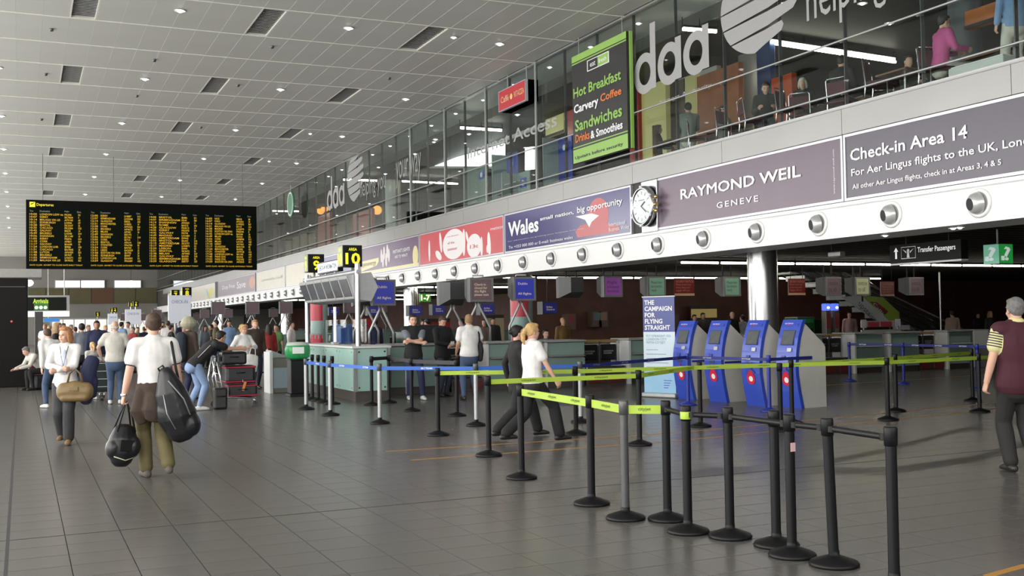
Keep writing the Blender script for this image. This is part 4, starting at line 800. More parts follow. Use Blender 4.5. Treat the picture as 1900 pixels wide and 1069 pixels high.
belt('k4','k1',M_kb_,'black belt at knee of the man with folded arms',.92,.07); belt('k1','k2',M_kb_,'black belt before the hooded man',.92,.07); belt('k3','k4',M_kb_,'short black belt at the desk corner',.92,.07); belt('w2','w1',M_lb,'far lime belt in the Area 9 queue',.90,.06)
rails = [('D','E'),('E','F'),('F','H'),('H','I'),('I','J')]
for k, (a, b_) in enumerate(rails):
    p, q = STAN[a], STAN[b_]; t = thing('barrier_rail', 'black tubular barrier rail, %s from the lime belt' % ['first','second','third','fourth','last'][k], 'barrier rail', (p.x, p.y, 0), 0, 'black tubular barrier rails'); d = (q-p); u = d.normalized()
    MB().cyl(u*.045+Vector((0,0,.905)), d-u*.045+Vector((0,0,.905)), .021, n=12).build('tube', M_black, t)
    for e in (u*.055, d-u*.055): MB().cyl(e+Vector((0,0,.885)), e+Vector((0,0,.925)), .03, n=12).build('clip', M_black, t)

# ================================================================== LEFT SIDE AND FAR END
t = thing('black_cabinet', 'tall black cabinet wall standing at the left edge', 'cabinet', (-1.3, 32.6, 0)); MB().bev((0,1.2,1.52),(2.92,2.4,3.04),.02).build('body', mat('portal_black', (.006,.005,.005), .5, var=.2, scale=3, spec=.15), t); MB().b2((-1.4,-.02,2.78),(1.4,0,2.81)).build('joint_strip', mat('portal_grey', (.03,.03,.03), .4, var=0), t)
MB().ell((1.05,-.01,1.83),(.03,.012,.03),10,6).build('red_lamp', mat('portal_red', (.5,.1,.08), .4, var=0, emit=.4, ecol=(.8,.1,.08)), t)
t = thing('bulkhead', 'pale grey bulkhead box above the black cabinet', 'bulkhead', (-1.4, 40, 0)); MB().bev((0,1,3.52),(4.1,2,.30),.02).build('box', mat('bulkhead_grey', (.33,.32,.30), .5, var=.05), t); MB().b2((-.6,.5,0),(-.2,.9,3.4)).build('leg', M_egrey, t)
p = onY(84, 570, 62); t = thing('arrivals_sign', 'black and white lightbox sign with green arrow symbols at far left', 'sign', (p.x-1.05, 62, p.z-.52), 0, M=FS)
MB().b2((0,0,-.3),(2.25,1.15,0)).build('case', M_satin, t); MB().b2((.03,.34,0),(2.1,1.05,.01)).build('black_face', M_ycab, t); MB().b2((0,.0,0),(2.25,.3,.012)).build('white_face', mat('lightbox_white2', (.8,.8,.82), .4, var=0, emit=.35, ecol=(.9,.9,.95)), t)
MB().b2((.5,.36,.01),(1.2,.92,.014)).build('green_field', ymat('arrow_green', (50,110,40), emit=.2, ecol=s2l(60,140,50)), t); text(t, 'Arrivals', .45, .72, .75, .25, .02, mat('sign_lime', s2l(190,210,60), .5, var=0, emit=.4, ecol=s2l(190,210,60)), bold=.02)
for k in range(3): MB().ell((.62+.22*k,.5,.02),(.09,.09,.008),12,6).build('symbol', mat('symbol_white', (1,1,1), .5, var=0, emit=.8, ecol=(1,.95,.9)), t)
for u in (.2, 2.0): MB().cyl((u,1.15,-.15),(u,ZC-p.z+.52,-.15),.025,n=6).build('hanger', M_satin, t)
p = onY(72, 612, 55); t = thing('dark_pillar', 'dark pillar behind the blonde woman at far left', 'pillar', (p.x, 55, 0)); MB().bev((0,0,1.2),(.36,.36,2.4),.02).build('shaft', mat('pillar_dark', (.05,.05,.05), .5, var=.1), t); MB().bev((0,0,.08),(.44,.44,.16),.02).build('base', M_black, t)
p = onY(88, 594, 70); t = thing('blue_sign', 'small blue lit sign under the arrivals lightbox', 'sign', (p.x-.6, 70, p.z-.12), 0, M=FS); MB().b2((0,0,-.1),(1.3,.24,0)).build('case', M_satin, t); MB().b2((.4,.02,0),(1.25,.22,.01)).build('face', ymat('far_blue', (50,120,190), emit=.5, ecol=s2l(60,130,200)), t); MB().cyl((.65,.24,-.05),(.65,ZC-p.z+.12,-.05),.02,n=6).build('hanger', M_satin, t)
# other islands' cubes with pale totems below
for num, px, py, wpx, l in (('8',346,542,17,'far black cube sign for area eight over a white totem'),('7',325,546,15,'far black cube sign for area seven left of area eight'),('6',252,564,9.5,'distant cube sign for area six'),('5',243,565,8,'distant cube sign for area five'),('4',213,575,8,'more distant cube sign for area four'),('3',207,576,6,'more distant cube sign for area three'),('2',181,583,8,'most distant cube sign for area two')):
    p = onX(px, py, 6.65); s_ = wpx*(p.y*.908+p.x*.42)/FPX; t_ = area_cube((p.x, p.y, p.z), s_*.95, num, l)
    MB().cyl((0,0,-p.z),(0,0,-s_*.5),.05,n=8).build('pole', M_satin, t_)
for px, py0, py1, Y, wd, l in ((333,548,600,47.5,.95,'white lit advert totem under the area eight cube'),(247,574,602,70,.95,'white advert totem under the area six cube'),(209,582,602,86,.7,'white advert totem under the area four cube')):
    p = onY(px, py0, Y); t = thing('advert_totem', l, 'totem', (p.x-wd/2, Y, 0), 0, 'white advert totems', M=FS); MB().bev((wd/2,.9,-.1),(.12,1.8,.1),.02).build('post', M_satin, t); MB().bev((wd/2,(onY(px,py1,Y).z+p.z)/2,0),(wd,p.z-onY(px,py1,Y).z,.12),.02).build('panel', mat('totem_white', (.72,.74,.80), .4, var=.03, emit=.15, ecol=(.8,.85,1)), t); text(t, 'CHECK-IN', wd*.15, p.z-.35, wd*.7, .14, .065, ymat('totem_print', (120,130,180))); MB().bev((wd/2,.03,-.05),(wd*.7,.06,.4),.01).build('foot', M_satin, t)
# far island blocks (counters and monitors) on the next islands
for k, Y in enumerate((47.5, 71, 95)):
    t = thing('check_in_island', 'sage counters of the %s check-in island down the hall' % ['next','second next','farthest'][k], 'counters', (7.2, Y, 0), 0, 'far check-in islands')
    MB().b2((0,0,0),(18,3.2,.16)).build('kickplate', M_kick, t)
    for i in range(8): MB().bev((1.1+2.2*i,.6,.62),(1.5,1.2,1.0),.01).build('counter', M_teal, t); MB().bev((1.1+2.2*i,.6,1.14),(1.56,1.26,.05),.01).build('worktop', M_ctop, t)
    MB().b2((0,1.6,.16),(18,3.0,.9)).build('back_desk', M_kick, t)
    for i in range(6):
        monitor(7.9+1.5*i, Y+.5, 2.1, .6, .56, S_dull, 'dull monitor on the %s island, %s from the hall' % (['next','second next','farthest'][k], ordw[i]), stand=1.165)
# ---- escalator, totems and machines in the dark area at the right
EY = 29.0
pb = onY(1842, 655, EY); pt = onY(1560, 520, EY)
slope = (pt.z-pb.z)/(pt.x-pb.x)
def ez(x): return pb.z-.35+(x-pb.x)*slope
x1, x0 = pb.x, pb.x-(3.25+.35)/abs(slope)
t = thing('escalator', 'escalator rising left in the dark area with steel balustrades', 'escalator', (0, EY, 0))
for k, y in enumerate((-.1, 1.1)):
    MB().add([(x1,y,ez(x1)-.1),(x0,y,ez(x0)-.1),(x0,y,ez(x0)+.55),(x1,y,ez(x1)+.55),(x1,y+.1,ez(x1)-.1),(x0,y+.1,ez(x0)-.1),(x0,y+.1,ez(x0)+.55),(x1,y+.1,ez(x1)+.55)], [(0,1,2,3),(7,6,5,4),(0,4,5,1),(1,5,6,2),(2,6,7,3),(3,7,4,0)]).build('balustrade', mat('escalator_dark', (.05,.05,.05), .3, .5, var=.1), t)
    for dz, r in ((.62,.035),(.40,.022),(.16,.02),(-.05,.03)): MB().cyl((x1+.1,y-.02,ez(x1)+dz),(x0,y-.02,ez(x0)+dz),r,n=8).build('rail', M_steel if dz != .62 else M_satin, t)
    if k == 0: MB().cyl((x1+1.6,y+2.2,ez(x1)+.2),(x0+2.0,y+2.2,ez(x0)+1.35),.03,n=8).build('wall_rail', M_steel, t)
ns = 16
st = MB().b2((-.22,0,-.18),(.22,1.0,0)).mesh('step', M_satin)
for k in range(ns): link('step', st, t, (x1-(x1-x0)*(k+.5)/ns, .05, ez(x1-(x1-x0)*(k+.5)/ns)+.02))
MB().cyl((onY(1744,540,EY-.3).x,-.3,0),(onY(1744,540,EY-.3).x,-.3,3.2),.04,n=10).build('support_post', M_steel, t)
EP = EY-.6
def pe(px, py): p = onY(px, py, EP); return (p.x, p.z)
t = thing('cafe_direction_board', 'slanted white and green cafe panel reading upstairs beside the escalator', 'sign', (0, EP, 0))
def slab(pts, m_, nm, y0=0, y1=.06, par=None):
    P = [(x, y0, z) for x, z in pts]+[(x, y1, z) for x, z in pts]; n = len(pts); return MB().add(P, [tuple(range(n)), tuple(range(2*n-1,n-1,-1))]+[(i,(i+1)%n,n+(i+1)%n,n+i) for i in range(n)]).build(nm, m_, par or t)
slab([pe(1562,551), pe(1618,590), pe(1650,604), pe(1664,604), pe(1600,548)], ymat('panel_pale', (190,196,196)), 'pale_panel'); slab([pe(1598,548), pe(1660,604), pe(1668,602), pe(1668,580), pe(1638,552)], ymat('panel_green', (140,170,66)), 'green_panel', -.02, .05); slab([pe(1614,560), pe(1640,584), pe(1646,578), pe(1625,561)], ymat('panel_red', (120,36,40)), 'red_panel', -.05, .0)
e = link('print', MB().b2((-.01,-.01,-.01),(.01,.01,0)).mesh('print', M_wht), t); c_ = pe(1592,564); e.matrix_local = Matrix.Translation((c_[0], -.01, c_[1])) @ (FS @ Matrix.Rotation(-.72,3,'Z')).to_4x4(); text(e, 'upstairs', 0, -.1, .95, .26, .004, ymat('print_slate', (90,100,110)))
e = link('print', MB().b2((-.01,-.01,-.01),(.01,.01,0)).mesh('print', M_wht), t); c_ = pe(1619,563); e.matrix_local = Matrix.Translation((c_[0], -.055, c_[1])) @ (FS @ Matrix.Rotation(-.75,3,'Z')).to_4x4(); text(e, 'Caff\u00e8', 0, -.06, .6, .12, .004, M_wht)
MB().b2((pe(1655,604)[0]-.04,.0,0),(pe(1655,604)[0]+.04,.06,pe(1655,604)[1])).b2((pe(1600,548)[0]-.04,.0,pe(1600,560)[1]),(pe(1600,548)[0]+.04,.06,3.14)).build('supports', M_black, t)
for k, (px, rgb) in enumerate(((1533,(120,70,60)),(1549,(170,70,40)))):
    p = onY(px, 600, 28); t = thing('phone_totem', 'tall slim totem with blue glowing top, %s of the pair' % ['left','right'][k], 'totem', (p.x, 28, 0), 0, 'blue-lit totems'); MB().bev((0,0,.9),(.20,.24,1.8),.02).build('body', ymat('totem_body', (120,112,108)), t); MB().b2((-.09,-.135,.3),(.09,-.12,1.0)).build('front_print', ymat('totem_front%d' % k, rgb), t); MB().b2((-.09,-.135,1.2),(.09,-.12,1.7)).build('top_print', ymat('totem_red', (150,60,60)), t); MB().bev((0,0,1.92),(.19,.24,.24),.03).build('light_head', mat('totem_glow', (.1,.15,.8), .4, var=0, emit=.9, ecol=(.12,.2,1)), t)
    MB().ell((0,-.12,1.90),(.06,.02,.04),10,6).build('lamp', mat('lamp_white', (1,1,1), .5, var=0, emit=5, ecol=(.9,.95,1)), t)
p = onY(1495, 620, 28.5); t = thing('ticket_machine', 'dark green ticket machine behind the nearest kiosk', 'machine', (p.x, 28.5, 0)); MB().bev((0,.3,.8),(.75,.7,1.6),.03).build('body', ymat('machine_green', (40,100,50)), t); MB().b2((-.3,-.06,1.4),(.3,-.04,1.55)).build('header', ymat('machine_green2', (60,150,70)), t); MB().b2((.02,-.06,.9),(.26,-.04,1.2)).build('screen', M_black, t); MB().b2((.42,0,0),(1.1,.6,1.5)).build('side_cabinet', ymat('machine_green3', (16,44,22)), t)
p = onY(1640, 607, 23.2); t = thing('counter_notice', 'grey frame with two red notices on a right-hand counter', 'notice', (p.x-.62, 23.45, 1.145), 0, M=FS); MB().b2((0,.0,-.02),(1.5,.06,.02)).build('foot', M_satin, t); MB().b2((.0,.14,-.015),(1.5,.32,0)).build('bar', M_satin, t)
for u in (.0, 1.3): MB().b2((u,.12,0),(u+.2,.36,.01)).build('paper', ymat('paper_grey', (170,165,170)), t)
for u in (.26, .74): MB().b2((u,.15,0),(u+.42,.29,.01)).build('red_card', ymat('red_card', (140,50,60)), t)
for u in (.1, 1.4): MB().b2((u-.02,.06,-.01),(u+.02,.16,.01)).build('stem', M_satin, t)
# posters and lit shopfronts in the dark background
for px0, px1, py0, py1, Y, rgb, em, l, nm in ((782,835,597,628,46,(120,30,34),.25,'red shopfront behind the hooded man','shop_front'),(1283,1330,573,590,35.6,(150,130,80),.5,'dim yellow window in the dark back wall','lit_window'),(900,935,590,640,44,(120,110,86),.35,'pale lit shopfront behind the white T-shirt','shop_front'),(655,700,590,612,47,(120,34,34),.3,'dim red shopfront seen right of the desk post','shop_front')):
    a = onY(px0, py1, Y); b_ = onY(px1, py0, Y); t = thing(nm, l, 'shop window', (a.x, Y, a.z), 0, M=FS); w_, h_ = b_.x-a.x, b_.z-a.z; MB().b2((0,-a.z,-.12),(w_,h_+.15,-.02)).build('surround', M_dark, t); MB().b2((0,0,-.02),(w_,h_,0)).build('pane', ymat('shop_%d' % px0, rgb, emit=em, ecol=s2l(*rgb)), t)
    if nm == 'shop_front' and px0 == 782: text(t, 'TIE\nRACK', w_*.25, h_*.2, w_*.5, h_*.6, .01, mat('shop_print', (.6,.5,.45), .5, var=0, emit=.4), bold=.03)
p = onY(789, 553, 37); t = thing('gate_number_sign', 'green lit number sign reading 1 to 7 under the mezzanine', 'sign', (p.x-.2, 37, p.z-.14), 0, M=FS); MB().b2((0,0,-.12),(.42,.3,0)).build('case', ymat('number_green', (50,120,40), emit=.5, ecol=s2l(50,130,40)), t); text(t, '1-7', .03, .04, .36, .22, .01, mat('number_glow', (1,1,.8), .5, var=0, emit=1.0, ecol=(.95,1,.6)), bold=.04); MB().cyl((.2,.3,-.06),(.2,3.2-p.z+.14,-.06),.02,n=6).build('hanger', M_black, t)
for px, py, Y, l in ((772,577,38.5,'left of the pair'),(815,575,38.5,'right of the pair'),(905,574,34,'above the white T-shirt'),(1021,572,31,'right of the red advert column'),(620,578,53,'seen through the desk glass'),(694,577,44,'right of the desk post')):
    p = onY(px, py, Y); t = thing('hung_screen', 'small blue hung screen in the dark background, %s' % l, 'monitor', (p.x-.28, Y, p.z-.2), 0, 'blue background screens', M=FS); MB().b2((0,0,-.4),(.56,.42,0)).build('housing', M_mon, t); MB().b2((.04,.04,0),(.52,.38,.006)).build('screen', scr('screen_deep_blue', (34,36,120), .3), t); text(t, 'Airline\nCheck-in', .13, .13, .30, .14, .01, M_st); MB().cyl((.28,.42,-.2),(.28,3.2-p.z+.2,-.2),.02,n=6).build('hanger', M_black, t)
for k, (px, py, Y) in enumerate(((1060,597,35.6),(1108,592,35.6),(1120,592,35.6),(1253,597,35.6))):
    p = onY(px, py, Y); t = thing('wall_poster', 'small dim poster on the dark back wall, %s from the left' % ordw[k].replace('nearest','first'), 'poster', (p.x, Y, p.z), 0, 'dim posters on the back wall', M=FS); MB().b2((-.2,-.3,-.4),(.2,.3,0)).build('board', ymat('poster_dim', (96,80,70)), t); MB().b2((-.15,-.05,0),(.15,.25,.005)).build('picture', ymat('poster_pic%d' % k, ((130,60,60),(90,110,120),(140,120,90),(110,90,80))[k]), t)
# ================================================================== UPPER FLOOR BEHIND THE GLASS
MZ = 5.07
M_ub = mat('upper_bulkhead', (.5,.49,.47), .5, var=.04)
def upanel(px0, px1, pyt, pyb, X, m, label, nm='wall_board', cat='wall panel', th=.15, floor=False):
    """upright board facing the hall at depth X spanning picture columns px0..px1"""
    pc = (px0+px1)/2; a = onX(px0, pyb, X); b = onX(px1, pyb, X); zc0 = onX(pc, pyb, X).z; zc1 = onX(pc, pyt, X).z
    z0 = MZ if floor else max(MZ, zc0); t = thing(nm, label, cat, (X, a.y, z0), 0, M=FW); w_ = a.y-b.y; h_ = zc1-z0
    MB().bev((w_/2, h_/2, -th/2), (w_, h_, th), .01).build('board', m, t); MB().b2((0, 0, 0), (w_, .06, .02)).build('skirting', M_black, t)
    return t, w_, h_
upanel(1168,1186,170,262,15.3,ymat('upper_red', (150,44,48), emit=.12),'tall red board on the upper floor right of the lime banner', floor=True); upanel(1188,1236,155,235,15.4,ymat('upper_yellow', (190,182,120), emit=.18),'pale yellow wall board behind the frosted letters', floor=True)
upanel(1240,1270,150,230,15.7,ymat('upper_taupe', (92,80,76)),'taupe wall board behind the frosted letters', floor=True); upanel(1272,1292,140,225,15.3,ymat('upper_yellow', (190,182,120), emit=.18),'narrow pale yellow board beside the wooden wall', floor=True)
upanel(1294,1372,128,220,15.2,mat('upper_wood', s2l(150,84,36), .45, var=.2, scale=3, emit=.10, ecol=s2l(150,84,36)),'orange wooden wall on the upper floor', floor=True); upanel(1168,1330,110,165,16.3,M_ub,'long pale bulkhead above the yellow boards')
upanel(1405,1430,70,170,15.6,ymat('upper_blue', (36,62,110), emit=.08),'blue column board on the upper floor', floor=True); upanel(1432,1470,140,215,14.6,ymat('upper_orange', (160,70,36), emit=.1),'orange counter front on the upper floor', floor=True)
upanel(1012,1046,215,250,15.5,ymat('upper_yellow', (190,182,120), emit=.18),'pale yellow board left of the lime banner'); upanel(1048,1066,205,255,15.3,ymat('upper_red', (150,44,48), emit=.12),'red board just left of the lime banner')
upanel(1790,1890,5,40,15.0,mat('upper_wood', s2l(150,84,36), .45),'wooden framed screen at the top right of the upper floor')
# big bright window wall and its sloping head
t = thing('bright_window', 'large overexposed window on the upper floor behind the Internet lettering', 'window', (15.7, 0, 0))
def yz(px, py, X=15.7): p = onX(px, py, X); return (p.y, p.z)
P = [yz(793,308), yz(935,309), yz(935,266)]; n = len(P)
MB().add([(0, y, z) for y, z in P]+[(.05, y, z) for y, z in P], [(0,1,2),(5,4,3)]+[(i,(i+1)%n,n+(i+1)%n,n+i) for i in range(n)]).build('pane', mat('daylight_pane', (1,1,1), .5, var=0, emit=3.2, ecol=(.95,.98,1)), t)
P = [yz(775,306), yz(935,264), yz(1090,205), yz(1090,190), yz(935,246), yz(770,296)]; n = len(P)
MB().add([(-.06, y, z) for y, z in P]+[(.05, y, z) for y, z in P], [tuple(range(n)), tuple(range(2*n-1,n-1,-1))]+[(i,(i+1)%n,n+(i+1)%n,n+i) for i in range(n)]).build('window_head', M_ub, t)
P = [yz(790,312), yz(940,313), yz(940,309), yz(790,308)]; n = 4
MB().add([(-.05, y, z) for y, z in P]+[(.05, y, z) for y, z in P], [(0,1,2,3),(7,6,5,4)]+[(i,(i+1)%n,n+(i+1)%n,n+i) for i in range(n)]).build('window_sill', M_ub, t)
P = [yz(974,316), yz(990,314), yz(990,272), yz(974,274)]; MB().add([(0, y, z) for y, z in P]+[(.05, y, z) for y, z in P], [(0,1,2,3),(7,6,5,4)]+[(i,(i+1)%4,4+(i+1)%4,4+i) for i in range(4)]).build('pane', MATS['daylight_pane'], t)
# internet terminals
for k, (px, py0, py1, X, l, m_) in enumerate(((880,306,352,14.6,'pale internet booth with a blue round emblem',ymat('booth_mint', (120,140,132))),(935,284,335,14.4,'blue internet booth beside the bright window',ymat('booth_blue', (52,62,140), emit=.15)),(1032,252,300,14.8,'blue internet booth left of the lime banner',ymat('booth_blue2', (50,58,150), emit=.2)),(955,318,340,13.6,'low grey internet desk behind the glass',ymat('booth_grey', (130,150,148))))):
    c_ = onX(px, py0, X); t = thing('internet_booth', l, 'booth', (X, c_.y+.45, MZ), 0, 'internet booths on the upper floor', M=FW); h_ = c_.z-MZ
    MB().bev((.45,h_/2,-.3),(.9,h_,.04),.01).build('back_panel', m_, t); MB().bev((.02,h_/2,-.02),(.04,h_,.55),.01).build('side_panel', ymat('booth_side', (150,170,164)), t); MB().bev((.45,.72,-.05),(.86,.04,.45),.01).build('shelf', M_satin, t)
    MB().b2((.28,h_-.5,-.27),(.68,h_-.2,-.255)).build('emblem_plate', M_kb, t); MB().lathe([(.0001,.012),(.09,.012),(.09,0)],16).build('emblem_disc', M_wht, t, (.48,h_-.35,-.255))
# columns and clad posts up there
for px, X, r, l, rgb in ((1393,16.5,.28,'grey round column behind the striped globe',(130,130,126)),(727,15.5,.36,'pale round column near the far frosted words',(170,176,170)),(958,17.5,.42,'dark green mottled column beside the bright window',(56,66,60)),(1795,16.2,.3,'grey round column at the top right of the upper floor',(84,88,92))):
    p = onX(px, 200, X); t = thing('column', l, 'column', (X, p.y, MZ), 0); MB().cyl((0,0,0),(0,0,8.15-MZ),r,n=28).build('shaft', ymat('ucol%d' % px, rgb), t); MB().cyl((0,0,0),(0,0,.1),r+.03,n=28).build('base_ring', M_satin, t)
# cafe lamps, green round sign
M_ol = mat('lamp_orange', (1,.35,.05), .4, var=0, emit=2.2, ecol=(1,.32,.06))
for k, (px, py) in enumerate(((517,413),(533,406),(564,393),(584,384),(595,391),(603,386),(700,390))):
    p = onX(px, py, 15.5); t = thing('orange_pendant', 'glowing orange pendant lamp in the far upper cafe, %s from the left' % ordw[k].replace('nearest','first'), 'lamp', (15.5, p.y, p.z), 0, 'orange pendants in the upper cafe'); MB().ell((0,0,0),(.22,.22,.22),14,8).build('globe', M_ol, t); MB().cyl((0,0,.2),(0,0,8.15-p.z),.015,n=6).build('cord', M_black, t)
p = onX(540,379,XB-.35); t = thing('round_cafe_sign', 'round green cafe sign hung before the far glass', 'sign', p, 0, M=FW); MB().lathe([(.0001,.05),(.62,.05),(.65,.03),(.65,-.03),(.0001,-.03)], 32).build('disc', ymat('sign_green', (86,140,110)), t); MB().lathe([(.52,.055),(.58,.055)], 32).build('ring', M_wht, t); MB().cyl((0,.6,0),(0,ZC-p.z,0),.02,n=6).build('hanger', M_satin, t)
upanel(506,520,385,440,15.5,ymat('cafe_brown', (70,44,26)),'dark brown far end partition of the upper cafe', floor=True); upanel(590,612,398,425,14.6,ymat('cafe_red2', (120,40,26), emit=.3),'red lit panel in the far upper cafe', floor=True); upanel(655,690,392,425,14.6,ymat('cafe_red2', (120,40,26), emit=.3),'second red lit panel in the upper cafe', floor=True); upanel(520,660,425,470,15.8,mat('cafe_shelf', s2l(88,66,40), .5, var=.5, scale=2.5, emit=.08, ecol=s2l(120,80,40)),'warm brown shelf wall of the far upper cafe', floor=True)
# fluorescent rows
def trow(a, b, n, l, ts=1.0): p = F(a[0], a[1], 8.05); q = F(b[0], b[1], 8.05); tube_row((p.x, p.y), (q.x, q.y), n, 7.95, l, ts=ts)
trow((1430,68),(1660,103),8,'long fluorescent row over the cafe tables at the top right',1.6); trow((1432,72),(1662,108),8,'second fluorescent row beside the long one over the cafe tables',1.4); trow((1266,45),(1330,50),2,'bright fluorescent pair right above the large frosted letters',1.8); trow((853,231),(932,236),2,'bright fluorescent pair left of the red lightbox',2.0); trow((636,329),(700,331),2,'fluorescent pair near the far striped globe',1.8); trow((745,332),(850,337),4,'fluorescent row near the words your way',1.6); trow((505,388),(555,389),3,'far fluorescent row in the dark upper cafe',1.6)
for k, (px, py) in enumerate(((715,322),(770,285),(808,258),(870,248),(960,212),(1455,5),(1600,5),(1650,42))):
    p = F(px, py, 8.15); downlight(p.x, p.y, 8.15, 'small downlight in the dark upper ceiling, %s from the left' % ordw[k].replace('nearest','first'), .9, 'upper ceiling downlights')
# ---- cafe chairs and tables
M_mar = mat('chair_maroon', s2l(74,26,40), .7, var=.1); M_cdk = mat('chair_dark', (.03,.028,.03), .7, var=.1)
def cafe_chair():
    t = thing('cafe_chair', 'x', 'chair', (0,0,0), 0, 'cafe chairs on the upper floor')
    for s_ in (-1, 1): MB().tube([(s_*.2,.2,0),(s_*.2,.17,.44),(s_*.2,.22,.84),(s_*.17,.225,.87)], .013, 8).build('back_leg', M_chrome, t); MB().tube([(s_*.2,-.2,0),(s_*.2,-.18,.44)], .013, 8).build('front_leg', M_chrome, t)
    MB().tube([(-.17,.225,.87),(.17,.225,.87)], .013, 8).build('top_rail', M_chrome, t)
    MB().bev((0,0,.45),(.42,.42,.05),.02).build('seat', M_mar, t); MB().bev((0,.2,.68),(.38,.03,.26),.012).build('backrest', M_mar, t)
    return t
cch = cafe_chair(); used = False
CL = [(1352,13.15,.3,'beside the grey shirted diner'),(1392,13.1,1.2,'below the third frosted letter'),(1416,13.9,-.6,'beneath the dark coated diner'),(1465,13.1,.4,'before the orange counter'),(1487,13.8,2.2,'right of the orange counter'),(1562,13.6,1.9,'holding the dark dressed diner'),(1632,13.05,.5,'standing empty in the middle'),(1634,15.1,2.6,'just behind the empty one'),(1738,13.2,-.3,'holding the diner in pink'),(1292,13.3,.9,'nearest the lime banner'),(1322,14.3,-.8,'behind the wooden post'),(1515,14.8,1.0,'deep behind the counter'),(1690,14.85,2.8,'across from the diner in pink')]
for px, X, rz, l in CL:
    o = cch if not used else copy_tree(cch); used = True
    p = onX(px, 150, X); o.location = (X, p.y, MZ); o.rotation_euler = (0,0,rz); o['label'] = 'chrome framed maroon cafe chair '+l
M_tt = mat('table_wood', s2l(120,86,58), .4, var=.15, scale=4)
def cafe_table():
    t = thing('cafe_table', 'x', 'table', (0,0,0), 0, 'cafe tables on the upper floor'); MB().bev((0,0,.74),(.7,.7,.035),.01).build('top', M_tt, t); MB().cyl((0,0,.03),(0,0,.73),.03,n=12).build('pedestal', M_chrome, t); MB().lathe([(.0001,0),(.22,0),(.22,.015),(.03,.04)],20).build('foot', M_satin, t); return t
ctb = cafe_table()
for k, (px, X, l) in enumerate(((1255,14.1,'cafe table before the yellow boards'),(1385,15.0,'cafe table left of the dark coated diner'),(1522,14.7,'cafe table between two grey haired diners'),(1602,14.9,'cafe table in the middle behind the empty chair'),(1680,13.9,'cafe table before the diner in pink'),(1850,14.4,'cafe table at the top right corner'))):
    o = ctb if k == 0 else copy_tree(ctb); p = onX(px, 150, X); o.location = (X, p.y, MZ); o['label'] = 'square wooden '+l
p = onX(1214,250,13.2); tag(MB().bev((0,0,.5),(.07,.07,1.0),.01).build('wooden_post', M_tt, None, (13.2,p.y,MZ)), 'slim wooden post standing behind the glass near the lime banner', 'post')
p = onX(1822,128,13.0); t = thing('white_planter', 'low white trough behind the glass at the right', 'planter', (13.0, p.y, MZ)); MB().bev((0,0,.16),(.3,1.0,.30),.02).build('trough', M_cwhite, t); MB().bev((0,0,.315),(.24,.94,.02),.005).build('top', M_wht, t)
# ================================================================== PEOPLE
SKIN = {'fair': mat('skin_fair', (.62,.36,.26), .5, var=.06, scale=12), 'mid': mat('skin_mid', (.48,.26,.17), .5, var=.06, scale=12), 'tan': mat('skin_tan', (.36,.18,.11), .5, var=.06, scale=12)}
def cloth(name, rgb, r=.8):                    # woven cloth with soft creases
    if 'cloth_'+name in MATS: return MATS['cloth_'+name]
    m = mat('cloth_'+name, s2l(*rgb), r, var=.08, scale=9); nt = m.node_tree; b = nt.nodes['Principled BSDF']
    tc = nt.nodes.new('ShaderNodeTexCoord'); mp = nt.nodes.new('ShaderNodeMapping'); mp.inputs['Rotation'].default_value = (.3, .5, .2); mp.inputs['Scale'].default_value = (1, 1, .55)
    n1 = nt.nodes.new('ShaderNodeTexNoise'); n1.inputs['Scale'].default_value = 7; n1.inputs['Detail'].default_value = 1.5; n1.inputs['Distortion'].default_value = .9
    bp = nt.nodes.new('ShaderNodeBump'); bp.inputs['Strength'].default_value = .30; bp.inputs['Distance'].default_value = .03
    nt.links.new(tc.outputs['Object'], mp.inputs[0]); nt.links.new(mp.outputs[0], n1.inputs['Vector']); nt.links.new(n1.outputs['Fac'], bp.inputs['Height']); nt.links.new(bp.outputs['Normal'], b.inputs['Normal']); return m
HAIRM = {k: mat('hair_'+k, s2l(*c), .6, var=.25, scale=40) for k, c in {'brown': (70,52,40), 'dark': (28,22,20), 'black': (14,13,14), 'blonde': (196,160,104), 'ginger': (172,122,78), 'grey': (110,108,106), 'white': (190,186,178), 'light': (150,120,84)}.items()}
M_eye = mat('eye_dark', (.02,.018,.016), .3, var=0); M_lip = mat('lip', (.42,.17,.14), .5, var=0)
